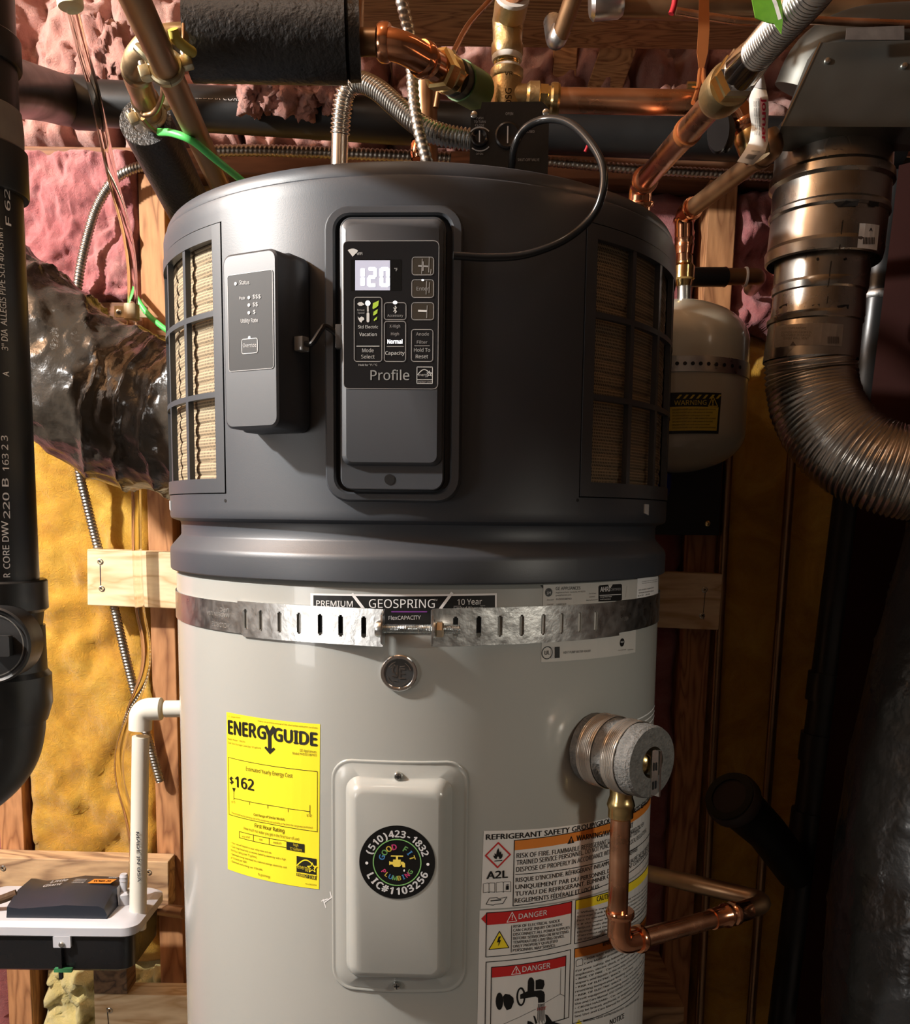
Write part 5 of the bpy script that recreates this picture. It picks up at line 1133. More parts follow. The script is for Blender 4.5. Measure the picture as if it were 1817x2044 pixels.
wire([at(345, 58, -.33), at(352, 78, -.325), at(372, 96, -.31), at(384, 104, -.30)], .0042, mat('yellow_sleeve', (.55, .45, .08), .5), 'sleeved_wire', 'yellow sleeved wire at the left end of the large foam sleeve')
wire([at(366, 48, -.31), at(366, 78, -.315), at(366, 96, -.31), at(372, 100, -.30), at(363, 118, -.30), at(356, 140, -.29)], .0013, COPPERO, 'thin_wire', 'thin dark wire hanging by the large foam sleeve')
# ---- press copper to union
r1 = .0111; u0 = at(686, 84, -.25); u1 = at(760, 84, -.255); u2 = at(800, 92, -.255); u3 = at(865, 130, -.225); u4 = at(948, 178, -.15)
un = thing('press_copper_line', 'copper line with press elbow and brass union leaving the large foam sleeve', 'pipe', tuple(u2))
pipe('stub', [u0, u1], r1, COPPERO, un)
mb = MB(); tube(mb, bend([at(756, 84, -.255), u2, at(862, 128, -.226)], .03, 10), r1*1.16, 26); ring(mb, at(768, 85, -.255), u1-u0, r1*1.42, .010); ring(mb, at(845, 118, -.232), u3-u2, r1*1.42, .010); mb.obj('press_elbow', COPPERN, un)
dU = (u4-u3).normalized()
mb = MB(); lathe(mb, [(r1, -.012), (r1*1.18, -.010), (r1*1.18, .004), (r1*1.05, .006)], u3, dU, 24); mb.obj('collar', COPPERN, un)
mb = MB(); hexnut(mb, u3+dU*.014, dU, r1*1.62, .014); mb.obj('union_nut', BRASS, un, smooth=20)
mb = MB(); lathe(mb, [(r1*1.2, .020), (r1*1.5, .022), (r1*1.55, .030), (r1*1.3, .033)], u3, dU, 24); hexnut(mb, u3+dU*.038, dU, r1*1.45, .008); mb.obj('union_body', BRASS, un, smooth=20)
pipe('black_nipple', [u3+dU*.040, u3+dU*.056], r1*1.5, DARKPL, un)
GRN = mat('green_wrap', (.10, .20, .045), .5, var=1, vscale=40, col2=(.05, .10, .02)); mb = MB(); tube(mb, [u3+dU*.052, u3+dU*.092], r1*1.62, 24); mb.obj('green_wrap', GRN, un)
mb = MB(); tube(mb, [at(706, -30, -.18), at(705, 60, -.19), at(700, 100, -.2)], .010, 16); tag(mb.obj('copper_pipe', COPPERO), 'short dark vertical pipe behind the right end of the large foam sleeve', 'pipe')
wire([at(1000, -30, -.05), at(975, 4, -.06), at(935, 50, -.1), at(905, 105, -.16)], .0028, COPPER, 'copper_wire', 'thin copper wire curving down to the brass union')
wire([at(882, 158, .02), at(876, 180, .02), at(870, 215, .02)], .0032, COPPERO, 'copper_wire', 'short copper wire hanging beneath the brass union')
# ---- hanger and riser behind
hg = thing('riser_stub', 'dark riser with black hanger behind the armored cable', 'pipe', tuple(at(850, 330, .05)))
pipe('riser', [at(852, 330, .05), at(850, 168, .05)], .0135, COPPERO, hg); mb = MB(); ring(mb, at(838, 300, .0), (0, 0, 1), .011, .02); mb.obj('copper_collar', COPPERN, hg)
mb = MB(); tube(mb, spline([at(840, 110, .05), at(842, 140, .05), at(846, 168, .05)], 6), .0026, 8); tube(mb, spline([at(835, 140, .04), at(850, 132, .03), at(868, 140, .03), at(862, 160, .04)], 6), .0034, 8); mb.obj('hanger', DARKPL, hg)
# ---- corrugated stainless connector
def corr(P, r, pitch, amp, name, m, parent, seg=20):
    mb = MB(); tube(mb, resample(spline(P, 12), pitch/6), r, seg, 0, True, lambda i, s, a: 1+amp*sin(2*pi*s/pitch)); return mb.obj(name, m, parent, smooth=60)
fx = thing('flex_connector', 'arched corrugated stainless steel water connector on the lid', 'connector', tuple(at(680, 320, -.04)))
corr([at(679, 268, -.05), at(682, 225, -.055), at(690, 185, -.06), at(715, 164, -.065), at(752, 178, -.08), at(795, 215, -.10), at(838, 250, -.12), at(885, 270, -.13), at(950, 281, -.135)], .0098, .0042, .13, 'hose', STEELFX, fx)
pipe('cuff', [at(677, 345, -.05), at(679, 262, -.05)], .0092, STEELFX, fx, 24)
# ---- shut-off valve actuator
YA = -.205; sv = thing('shutoff_actuator', 'black square shut-off valve actuator with dials standing on the lid', 'valve', tuple(at(1016, 330, YA)))
a_, b_2, c_, d_ = at(938, 318, YA), at(1095, 325, YA), at(1095, 215, YA), at(938, 222, YA)
AV = Plane((a_+b_2+c_+d_)/4, (-.04, -1, -.03)); hwA = (b_2-a_).length/2; hhA = .0375; vA = -.0085
ch = .009; out = [(-hwA, vA-hhA), (hwA-.002, vA-hhA), (hwA, vA-hhA+.002), (hwA, vA+hhA-.006), (hwA-.007, vA+hhA), (-hwA+.011, vA+hhA), (-hwA+.010, vA+hhA-.006), (-hwA+.001, vA+hhA-.007)]
mb = MB(); prism(mb, AV, out, -.055, 0); mb.obj('housing', mat('actuator_black', (.010, .010, .010), .42, bump=.1, bscale=300), sv, smooth=20)
qv = lambda x, y: (750+x/3.634, y/3.634); mb = MB()
vtx = lambda s, x0, x1, y0, y1, h, b=.01: ptext(mb, AV, s, qv(x0, y0), qv(x1, y1), h/3.634, .0005, 0, b)
vtx('OPEN', 943, 997, 836, 836, 20); vtx('PUSH', 730, 781, 866, 866, 16); vtx('TO TURN', 714, 798, 893, 893, 17); vtx('CLOSE', 722, 788, 918, 918, 16); vtx('OPEN', 728, 779, 1124, 1124, 15); vtx('CLOSED', 1080, 1153, 965, 965, 18); vtx('SHUT-OFF VALVE', 1030, 1188, 1170, 1170, 20)
def arcpx(cx, cy, r, a0, a1, n=10): return [qv(cx+r*cos(a0+(a1-a0)*k/n), cy+r*sin(a0+(a1-a0)*k/n)) for k in range(n+1)]
pstroke(mb, AV, arcpx(757, 1010, 86, radians(-140), radians(-42)), .0011, .0005); pstroke(mb, AV, arcpx(757, 1010, 86, radians(130), radians(42)), .0011, .0005)
mb.obj('dial_lettering', LGREY, sv, smooth=0)
for cx, cy, R_, h, nm in ((754, 1005, 62, .004, 'knob'), (958, 985, 92, .0016, 'position_window')):
    c = AV.uv(*qv(cx, cy)); rr = size_at(*qv(cx, cy), YA, R_/3.634); mb = MB(); loft(mb, [(AV, circ(rr, 32, *c), 0), (AV, circ(rr, 32, *c), h), (AV, circ(rr*.86, 32, *c), h+.0008), (AV, circ(rr*.5, 32, *c), h*.6)]); k_ = mb.obj(nm, mat('knob_black', (.014, .013, .013), .22), sv)
    mb = MB(); stroke(mb, AV, [(c[0], c[1]-rr*.6), (c[0], c[1]+rr*.6)], .0011, h+.0014); mb.obj('pointer', LGREY, k_, smooth=0)
for cx, cy in ((714, 835), (1236, 818)):
    c = AV.uv(*qv(cx, cy)); mb = MB(); lathe(mb, [(.0032, 0), (.0032, .0015), (.0020, .0022)], AV.xyz(c[0], c[1], 0), AV.n, 12); mb.obj('screw', ZINC, sv)
# black sensor cable looping to the panel
cb = [at(1021, 335, -.215), at(1028, 290, -.232), at(1050, 255, -.240), at(1090, 238, -.25), at(1135, 245, -.27), at(1175, 280, -.29), at(1203, 330, -.305), at(1203, 385, -.31), at(1180, 435, -.305), at(1125, 480, -.30), at(1050, 508, -.300), at(975, 514, -.303), at(905, 510, -.307)]
wire(cb, .0034, mat('loop_cable', (.014, .014, .014), .22), 'sensor_cable', 'black round cable looping from the actuator over to the control panel', 'cable')
# ---- brass tee assembly
tee = thing('brass_tee', 'cast brass tee with threaded elbow and copper branch behind the actuator', 'fitting', tuple(at(1012, 235, -.12)))
YT = -.13; c0, c1_ = at(1010, 240, YT), at(1012, 140, YT); up_ = (c1_-c0).normalized()
mb = MB(); Lc = (c1_-c0).length; lathe(mb, [(.0150, -.02), (.0150, Lc*.80), (.0164, Lc*.84), (.0166, Lc*.98), (.0150, Lc)], c0, up_, 32)
tb0 = at(1020, 195, YT); tb1 = at(1075, 198, YT); dT = (tb1-tb0).normalized(); LT = (tb1-tb0).length; lathe(mb, [(.0130, 0), (.0130, LT*.55), (.0155, LT*.65), (.0160, LT*1.0), (.0145, LT*1.04)], tb0, dT, 32); mb.obj('tee_body', BRASSC, tee)
mb = MB(); lathe(mb, [(.0122+.0007*(k % 2), Lc+.001*k) for k in range(-4, 14)], c0, up_, 28); nip = mb.obj('thread_nipple', BRASS, tee)
TAPE = mat('white_tape', (.70, .66, .60), .55); mb = MB(); ring(mb, c0+up_*(Lc+.0010), up_, .0140, .0035); ring(mb, c0+up_*(Lc+.0110), up_, .0152, .0060); mb.obj('thread_tape', TAPE, tee)
e0 = c0+up_*(Lc+.013); e1 = at(1014, 48, YT); out_ = Vector((.10, -.80, .42)).normalized()
mb = MB(); Le = (e1-e0).length; lathe(mb, [(.0152, 0), (.0158, .002), (.0158, .010), (.0145, .013), (.0150, Le)], e0, up_, 32); tube(mb, [e1-up_*.008, e1+up_*.002, e1+out_*.010, e1+out_*.026], [.0150, .0155, .0158, .0165], 32); mb.obj('street_elbow', BRASSC, tee)
mb = MB(); ring(mb, e1+out_*.027, out_, .0168, .004); mb.obj('joint_ring', TAPE, tee)
pipe('riser', [e1+out_*.02, e1+out_*.16], .0112, COPPER, tee)
mb = MB(); hexnut(mb, at(1085, 199, YT), dT, .0138, .009); lathe(mb, [(.0125, .0), (.0125, .012)], at(1090, 199, YT), dT, 24); ring(mb, at(1107, 200, YT), dT, .0158, .009); mb.obj('press_adapter', BRASS, tee, smooth=25)
pe = at(1420, 206, YT); pipe('branch_pipe', [at(1100, 200, YT), pe], .0118, COPPER, tee, 28)
EM = Plane(at(1014, 180, YT-.0166), (0, -1, 0)); mb = MB(); ptext(mb, EM, 'VR', (1007, 152), (1024, 152), 8, .0016, 0, .02); p0 = EM.uv(1021, 214); p1 = EM.uv(1021, 178); text(mb, EM, 'OSG', p0, p1, .006, .0022, 0, .02); mb.obj('cast_lettering', mat('cast_shadow_brass', (.34, .24, .11), .5, 1.0), tee, smooth=0)
# branch elbow with black handle valve
bv = thing('handle_valve', 'copper elbow and valve with black lever behind the paper tag', 'valve', tuple(at(1470, 280, YT)))
mb = MB(); tube(mb, bend([at(1415, 206, YT), at(1468, 210, YT), at(1490, 262, YT)], .025, 8), .0132, 24); ring(mb, at(1440, 207, YT), (1, 0, 0), .0158, .008); ring(mb, at(1486, 248, YT), at(1490, 262, YT)-at(1468, 210, YT), .0158, .008); mb.obj('press_elbow', COPPERN, bv)
mb = MB(); lathe(mb, [(.013, 0), (.015, .005), (.015, .02), (.012, .03)], at(1490, 262, YT), at(1490, 262, YT)-at(1468, 210, YT), 20); mb.obj('valve_body', BRASS, bv)
LV = Plane(at(1434, 262, YT-.02), (-.25, -1, .1)); mb = MB(); prism(mb, LV, circ(.0105, 24, 0, 0, ry=.021), -.003, .003); mb.obj('lever', DARKPL, bv); mb = MB(); LV2 = Plane(at(1450, 266, YT-.012), (-.25, -1, .1)); prism(mb, LV2, circ(.0085, 24, 0, 0, ry=.018), -.003, .003); mb.obj('lever_grip', DARKPL, bv)
# ---- right slanted line
R0, R1 = at(1282, 366, -.02), at(1440, 188, -.33); dR = (R1-R0).normalized()
rl = thing('slanted_copper_line', 'bright copper line slanting from the heater lid to a steel flex connector', 'pipe', tuple(R0))
pipe('pipe', [R0-dR*.01, R1], .0112, COPPER, rl, 28)
mb = MB(); tube(mb, bend([R0+dR*.020, R0-dR*.006, R0+Vector((.002, .03, -.05))], .014, 8), .0130, 24); ring(mb, R0+dR*.016, dR, .0148, .006); ring(mb, R0+Vector((.001, .012, -.018)), Vector((0, .3, -.9)), .0152, .006); mb.obj('elbow', COPPERN, rl)
mb = MB(); lathe(mb, [(.0115, -.006), (.0155, 0), (.0170, .008), (.0175, .032), (.0160, .036)], R1-dR*.010, dR, 30); mb.obj('brass_coupling', BRASSC, rl)
mb = MB(); hexnut(mb, R1+dR*.036, dR, .0168, .012); mb.obj('brass_nut', BRASS, rl, smooth=20)
mb = MB(); hexnut(mb, R1+dR*.050, dR, .0160, .014); lathe(mb, [(.0140, .056), (.0132, .075), (.0118, .090)], R1, dR, 28); mb.obj('steel_nut', CHROME, rl, smooth=20)
corr([R1+dR*.085, R1+dR*.11, R1+dR*.15, R1+dR*.20, R1+dR*.26+Vector((0, 0, .01))], .0112, .0042, .08, 'steel_hose', STEELFX, rl, 24)
GRT = mat('green_tag', (.22, .55, .04), .4, var=1, vscale=60, col2=(.06, .20, .02)); TP = Plane(at(1532, 22, -.50), (-.15, -1, -.1))
gt = thing('green_tag', 'folded green plastic tag wrapped on the steel flex hose', 'tag', tuple(at(1530, 60, -.50)))
mb = MB(); o_ = [TP.uv(*p) for p in ((1496, -25), (1508, 36), (1530, 45), (1546, 48), (1560, 68), (1563, 40), (1560, 8), (1553, -25))]; prism(mb, TP, o_, -.0005, .0006); mb.obj('film', GRT, gt, smooth=0)
mb = MB(); pstroke(mb, TP, [(1536, -20), (1548, 10), (1556, 38)], .0022, .0012); mb.obj('white_edge', WHITE, gt, smooth=0)
# ---- lower slanted line to the expansion tank
Q0, Q1 = at(1366, 428, .20), at(1520, 312, .02); dQ = (Q1-Q0).normalized()
lq = thing('lower_copper_line', 'lower slanted copper line feeding the expansion tank', 'pipe', tuple(at(1365, 590, .22)))
pipe('pipe', [Q0, Q1+dQ*.02], .0112, COPPERO, lq, 24); mb = MB(); tube(mb, bend([Q0+dQ*.03, Q0, at(1366, 470, .21)], .016, 8), .0128, 22); ring(mb, Q0+dQ*.022, dQ, .0148, .006); ring(mb, at(1366, 440, .205), (0, 0, 1), .0148, .006); mb.obj('elbow', COPPERN, lq)
mb = MB(); z_a, z_b = at(1366, 490, .22), at(1366, 452, .215); ax_ = Vector((0, 0, 1)); lathe(mb, [(.0125, -.012), (.0130, -.004), (.0140, .0), (.0128, .004), (.0140, .008), (.0128, .012), (.0140, .016), (.0125, .02)], z_a, ax_, 20); mb.obj('ribbed_collar', COPPERN, lq)
pipe('drop', [at(1366, 530, .222), at(1366, 470, .215)], .0105, COPPER, lq, 20)
mb = MB(); lathe(mb, [(.0105, -.028), (.0125, -.020), (.0150, -.018), (.0150, -.002), (.0115, .002), (.0115, .012)], at(1366, 530, .222), ax_, 20); mb.obj('brass_adapter', BRASS, lq); pipe('steel_nipple', [at(1366, 612, .225), at(1366, 560, .222)], .0095, mat('grey_steel', (.55, .56, .54), .35, 1.0), lq, 20)
mb = MB(); tube(mb, bend([Q1-dQ*.01, Q1+dQ*.025, at(1532, 270, .0)], .02, 6), .0130, 22); ring(mb, Q1, dQ, .0150, .006); mb.obj('elbow', COPPERO, lq)
# ---- paper tag
tg = thing('paper_tag', 'crumpled white paper tag with red lettering hanging on wire', 'tag', tuple(at(1510, 325, -.2)))
PAPER = mat('tag_paper', (.80, .77, .70), .6); rows_ = [((1516, 152), (1524, 150)), ((1503, 176), (1530, 178)), ((1496, 196), (1534, 196)), ((1497, 225), (1535, 222)), ((1501, 250), (1533, 256)), ((1497, 280), (1534, 284)), ((1487, 300), (1528, 304)), ((1472, 322), (1503, 329))]
yy = [-.20, -.205, -.215, -.21, -.20, -.205, -.215, -.22]
def tag_pt(s, t, off=0):
    k = t*(len(rows_)-1); i = min(int(k), len(rows_)-2); f = k-i
    def rowpt(j): 
        (a, b) = rows_[j]; return at(a[0]+(b[0]-a[0])*s, a[1]+(b[1]-a[1])*s, yy[j]-.004*sin(pi*s))
    return rowpt(i).lerp(rowpt(i+1), f)+Vector((0, -off, 0))
mb = MB(); ns, nt = 6, 28; vs = [tag_pt(i/ns, j/nt) for j in range(nt+1) for i in range(ns+1)]; vs2 = [v+Vector((0, .0006, 0)) for v in vs]
fs = [(j*(ns+1)+i, j*(ns+1)+i+1, (j+1)*(ns+1)+i+1, (j+1)*(ns+1)+i) for j in range(nt) for i in range(ns)]; mb.add(vs, fs); mb.add(vs2, fs); paper = mb.obj('paper', PAPER, tg, smooth=60, fix=False)
class TagS:
    def xyz(s, u, v, d=0.0): return tag_pt(min(max(v, 0), 1), min(max(u, 0), 1), d)   # u runs down the tag, v across
mb = MB(); TS = TagS()
def tagtext(s, t0, t1, v0, h, mi, b=.02):
    V, F_, w = glyphs(s, b); mb.add([TS.xyz(t0+(t1-t0)*x/w, v0+y/CAPH*h, .0010) for x, y in V], F_, mi)
V_ = None
tagtext('Jomar', .28, .72, .64, .24, 0, .03); 
for k in range(3): tagtext('VALVE  PRESSURE  RATED  LEAD  FREE', .32, .66, .44-k*.12, .05, 1)
for k in range(11): 
    a = .28+.045*k; poly(mb, TS, [(.90, a), (.90, a+.018+.012*(k % 2)), (.955, a+.018+.012*(k % 2)), (.955, a)], .0010, 1)
V2, F2, w2 = glyphs('150-574G', .01); mb.add([TS.xyz(.87-y/CAPH*.018, .30+.45*x/w2, .0010) for x, y in V2], F2, 1)
mb.obj('tag_lettering', [ink('tag_red', (.65, .03, .08)), BLACK], paper, smooth=0)
mb = MB(); V = [tag_pt(i/ns, j/nt, .0008) for j in range(5) for i in range(ns+1)]; mb.add(V, [(j*(ns+1)+i, j*(ns+1)+i+1, (j+1)*(ns+1)+i+1, (j+1)*(ns+1)+i) for j in range(4) for i in range(ns)]); mb.obj('tag_grey_top', GREYINK, paper, smooth=60)
mb = MB(); tube(mb, spline([at(1520, 156, -.20), at(1512, 148, -.21), at(1510, 138, -.19), at(1490, 160, -.16), at(1476, 200, -.146)], 6), .0009, 8); mb.obj('tie_wire', ZINC, tg)
# ---- copper hanger strap, top pipes
hs = thing('hanger_strap', 'painted copper hanger strap looped round the slanted line', 'hanger', tuple(at(1385, 240, -.24)))
CST = mat('copper_strap', (.55, .19, .06), .35, .6); HP_ = Plane(at(1402, 90, -.15), (0, -1, 0)); mb = MB(); prism(mb, HP_, [HP_.uv(*p) for p in ((1396, -20), (1415, -20), (1416, 60), (1413, 105), (1404, 142), (1396, 142), (1391, 105), (1394, 60))], 0, .0012); mb.obj('plate', CST, hs, smooth=0)
for xs in (((1398, 140), (1394, 175), (1384, 205)), ((1404, 140), (1406, 165), (1412, 182))):
    mb = MB(); P = spline([at(p[0], p[1], -.16-.03*i) for i, p in enumerate(xs)], 6); tube(mb, P, .0022, 8); mb.obj('leg', CST, hs)
cR = R0+(R1-R0)*.66; mb = MB(); lathe(mb, [(.0114, -.005), (.0126, -.0045), (.0126, .0045), (.0114, .005)], cR, dR, 28); mb.obj('loop', CST, hs)
mb = MB(); lathe(mb, [(.003, 0), (.003, .008)], at(1389, 170, -.2), (-1, 0, 0), 10); mb.obj('bolt', BRASS, hs)
mb = MB(); tube(mb, [at(1215, 12, .05), at(1900, 20, .05)], .0135, 24); tag(mb.obj('copper_pipe', COPPERO), 'dark copper pipe running along the top right edge', 'pipe')
wire([at(1350, 22, .0), at(1420, 34, .0), at(1500, 44, .0), at(1600, 40, .0), at(1700, 44, .0), at(1850, 50, .0)], .0042, COPPER, 'copper_tube', 'slim copper tubing below the top right pipe', 'tube')
mb = MB(); lathe(mb, [(.014, -.02), (.0185, -.016), (.0185, .012), (.015, .018)], at(1212, 4, .04), (1, 0, .1), 20); tag(mb.obj('pipe_cap', GALV), 'dull steel cap at the left end of the top right copper pipe', 'fitting')
wire([at(1350, -20, -.02), at(1346, 10, -.02), at(1340, 28, -.02)], .0032, mat('red_wire', (.45, .02, .03), .4), 'red_wire', 'short red wire end dangling over the top right pipe')
wire([at(1176, 283, .238), at(1172, 294, .237), at(1168, 303, .238)], .0020, mat('red_wire', (.45, .02, .03), .4), 'red_wire', 'tiny red wire tip beside the black looped cable')
gs = thing('steel_stub', 'small galvanized elbow stub hanging from the joist', 'fitting', tuple(at(1110, 85, .12)))
pipe('stub', [at(1150, -20, .08), at(1118, 70, .12)], .0108, COPPERO, gs, 20); mb = MB(); tube(mb, bend([at(1122, 55, .118), at(1110, 82, .124), at(1104, 45, .16)], .012, 6), .0122, 18); mb.obj('elbow', GALV, gs)

# ================================================================== RIGHT SIDE
# ---- duct boot
DUCT = mat('duct_steel', (.20, .205, .19), .5, 1.0, bump=.08, bscale=40, var=1, vscale=9, col2=(.15, .155, .14), rvar=.08)
YD = -.03; boot = thing('duct_boot', 'grey sheet metal duct boot in the upper right corner', 'duct', tuple(at(1690, 260, YD)))
DPn = Plane(at(1690, 170, YD), (-.06, -1, 0)); fr_ = [DPn.uv(*p) for p in ((1560, 252), (1900, 254), (1900, 78), (1637, 85))]
mb = MB(); prism(mb, DPn, fr_, -.0012, 0); fp_ = mb.obj('front_plate', DUCT, boot, smooth=0)
back = [DPn.xyz(u, v, 0)+Vector((.0, .24, -.0)) for u, v in fr_]; frn = [DPn.xyz(u, v, -.0012) for u, v in fr_]
mb = MB(); b_low = [at(1545, 302, YD+.02), at(1900, 300, YD+.02)]
bl_, br_ = at(1546, 302, YD+.06), at(1900, 302, YD+.06); tl_ = at(1612, 120, YD+.06)
mb.add([frn[0], frn[1], br_, bl_], [(0, 1, 2, 3)]); mb.add([frn[0], frn[3], tl_, bl_], [(0, 1, 2, 3)]); mb.obj('side_panel', DUCT, boot, smooth=0)
mb = MB(); pstroke(mb, DPn, [(1637, 85), (1560, 252)], .0016, .0010); mb.obj('folded_edge', CHROME, boot, smooth=0)
for p in ((1652, 122), (1805, 132)):
    c = DPn.uv(*p); mb = MB(); lathe(mb, [(.0038, 0), (.0030, .0022), (.0012, .0026)], DPn.xyz(c[0], c[1], 0), DPn.n, 12); mb.obj('rivet', ZINC, fp_)
mb = MB(); c = at(1740, 72, YD+.03); tube(mb, spline([at(1610, 190, YD+.10), at(1640, 130, YD+.09), at(1700, 95, YD+.085), at(1800, 84, YD+.085), at(1950, 82, YD+.085)], 6), .040, 36); mb.obj('duct_collar', DUCT, boot)
mb = MB(); LP_ = Plane(at(1745, 70, YD-.02), (0, -1, .05)); prism(mb, LP_, [LP_.uv(*p) for p in ((1688, 80), (1805, 80), (1805, 52), (1690, 56))], 0, .0006); mb.obj('faded_label', mat('old_label', (.13, .11, .095), .7, var=1, vscale=60, col2=(.07, .055, .05), spec=.1), boot, smooth=0)
# ---- adjustable flue elbow
fl = thing('flue_pipe', 'galvanized adjustable flue pipe with swaged rings and slots', 'pipe', tuple(at(1625, 720, .05)))
FLM = mat('flue_steel', (.50, .48, .44), .30, 1.0, var=1, vscale=14, col2=(.34, .31, .27), bump=.12, bscale=30, rvar=.1)
YF = .06
def fpt(xl, xr, y): return at((xl+xr)/2, y, YF), size_at((xl+xr)/2, y, YF, (xr-xl)/2)
def ringset(name, rows, parent=fl, seg=48, m=FLM):
    mb = MB(); P = []; R_ = []
    for xl, xr, y in rows: p, r = fpt(xl, xr, y); P.append(p); R_.append(r)
    vs = []; fs = []
    for p, r in zip(P, R_): vs += [p+Vector((r*cos(2*pi*k/seg), r*sin(2*pi*k/seg), -.10*r*cos(2*pi*k/seg)*0)) for k in range(seg)]
    for i in range(len(P)-1): fs += [(i*seg+k, i*seg+(k+1) % seg, (i+1)*seg+(k+1) % seg, (i+1)*seg+k) for k in range(seg)]
    mb.add(vs, fs); return mb.obj(name, m, parent, smooth=25)
ringset('upper_section', [(1556, 1776, 250), (1553, 1775, 300), (1549, 1773, 352)])
ringset('swaged_bead', [(1549, 1773, 350), (1542, 1778, 358), (1541, 1778, 374), (1548, 1772, 380)])
ringset('slot_section', [(1548, 1771, 378), (1545, 1768, 425)])
ringset('swaged_bead', [(1545, 1768, 423), (1540, 1769, 428), (1540, 1769, 436), (1543, 1765, 441)])
ringset('middle_section', [(1544, 1764, 439), (1537, 1757, 500)])
ringset('flange', [(1537, 1757, 498), (1532, 1757, 506), (1532, 1752, 525), (1536, 1750, 528)])
ringset('lower_section', [(1552, 1733, 520), (1548, 1728, 572)])
ringset('swaged_bead', [(1548, 1728, 570), (1545, 1728, 576), (1545, 1725, 588), (1549, 1722, 592)])
ringset('slot_section', [(1548, 1722, 590), (1542, 1720, 636)])
ringset('swaged_bead', [(1542, 1720, 634), (1535, 1718, 640), (1535, 1718, 648), (1540, 1714, 652)])
ringset('label_section', [(1538, 1715, 650), (1527, 1708, 722)])
class FS:
    def __init__(s, xl, xr, y): p, r = fpt(xl, xr, y); s.c = Cyl(r*1.003, p.x, p.y)
def fslot(xl, xr, px, py, w, hgt):
    mb = MB(); S = FS(xl, xr, py).c; c = S.uv(px, py); ppx = size_at(px, py, YF-.06, 1); poly(mb, S, [(c[0]-w*ppx/2, c[1]), (c[0]-w*ppx*.3, c[1]-hgt*ppx), (c[0]+w*ppx*.45, c[1]-hgt*ppx*.9), (c[0]+w*ppx/2, c[1]+hgt*ppx*.4), (c[0], c[1]+hgt*ppx*.3)], .0008); mb.obj('slot', BLACK, fl, smooth=0)
for px, w in ((1590, 18), (1690, 48), (1745, 26)): fslot(1547, 1770, px, 403, w, 9)
for px, w in ((1564, 24), (1624, 24), (1683, 26)): fslot(1546, 1721, px, 611, w, 8)
for px in (1633, 1688): 
    S = FS(1551, 1732, 516).c; c = S.uv(px, 517); mb = MB(); poly(mb, S, circ(.0016, 10, *c), .0008); mb.obj('screw_hole', BLACK, fl, smooth=0)
mb = MB(); S = FS(1541, 1761, 470).c; pquad(mb, S, [(1711, 495), (1750, 500), (1755, 450), (1716, 446)], .0006, 4); st_ = mb.obj('barcode_sticker', WHITE, fl, smooth=0)
mb = MB()
for k in range(8): pquad(mb, S, [(1722+k*3.0, 488), (1723.6+k*3, 488), (1724+k*3, 474), (1722.4+k*3, 474)], .0009)
ptext(mb, S, 'A', (1734, 462), (1741, 462), 7, .0009, 0, .02); mb.obj('sticker_print', BLACK, st_, smooth=0)
mb = MB(); S = FS(1532, 1712, 685).c; pquad(mb, S, [(1545, 695), (1680, 692), (1684, 648), (1549, 652)], .0005, 10); st_ = mb.obj('worn_label', mat('worn_label', (.40, .36, .32), .45, .3, var=1, vscale=50, col2=(.24, .21, .18)), fl, smooth=0)
mb = MB()
for k, (s, x0, x1, y) in enumerate((('HIGH TEMPERATURE', 1560, 1610, 658), ('GALVANIZED PIPE ELBOW 6 IN', 1560, 1620, 666), ('ADJUSTABLE 26 GAUGE', 1560, 1618, 672), ('SINGLE WALL VENT', 1565, 1615, 678))): ptext(mb, S, s, (x0, y), (x1, y), 4.5, .0009)
for k in range(7): pquad(mb, S, [(1652+k*3.4, 686), (1654+k*3.4, 686), (1654+k*3.4, 672), (1652+k*3.4, 672)], .0009)
ppoly(mb, S, [(1578, 690), (1590, 690), (1584, 681)], .0009); mb.obj('label_print', ink('faded', (.10, .08, .07)), st_, smooth=0)
mb = MB()
for xl, xr, px0, y0, px1, y1 in ((1540, 1760, 1683, 440, 1676, 498), (1550, 1731, 1660, 522, 1654, 570), (1546, 1721, 1653, 592, 1648, 634)):
    S = FS(xl, xr, (y0+y1)/2).c; a = S.uv(px0, y0); b = S.uv(px1, y1); stroke(mb, S, [a, b], .0012, .0006)
mb.obj('seam', mat('seam_dark', (.10, .09, .08), .4, 1.0), fl, smooth=0)
mb = MB(); S = FS(1551, 1774, 285).c; c = S.uv(1672, 292); stroke(mb, S, circ(.0135, 28, *c), .0012, .0006, 0, True); ptext(mb, S, 'UL', (1662, 298), (1684, 298), 12, .0006); mb.obj('embossed_mark', mat('emboss_light', (.42, .38, .32), .4, 1.0), fl, smooth=0)
# ---- aluminium flex duct
AL = mat('flex_aluminium', (.80, .77, .72), .28, 1.0, var=.6, vscale=10, col2=(.66, .62, .57), rvar=.06)
P = [at(1617, 712, .06), at(1620, 760, .06), at(1634, 820, .05), at(1675, 880, .03), at(1745, 925, .005), at(1830, 948, -.01), at(1930, 962, -.02), at(2060, 975, -.03)]
rr = size_at(1617, 720, .06, 86); mb = MB(); pts = resample(spline(P, 20), .0011); n = len(pts)
def alrf(i, s, a):
    k = s/.0056; f = k % 1.0; base = .030*sin(2*pi*k)
    if int(k) % 5 == 0: base += .010*sin(a*70)*(1 if .2 < f < .8 else 0)+.012
    return 1+base
tube(mb, pts, rr, 140, 0, False, alrf); tag(mb.obj('flex_duct', AL, smooth=60), 'shiny ribbed aluminium flexible duct curving off to the right', 'duct')
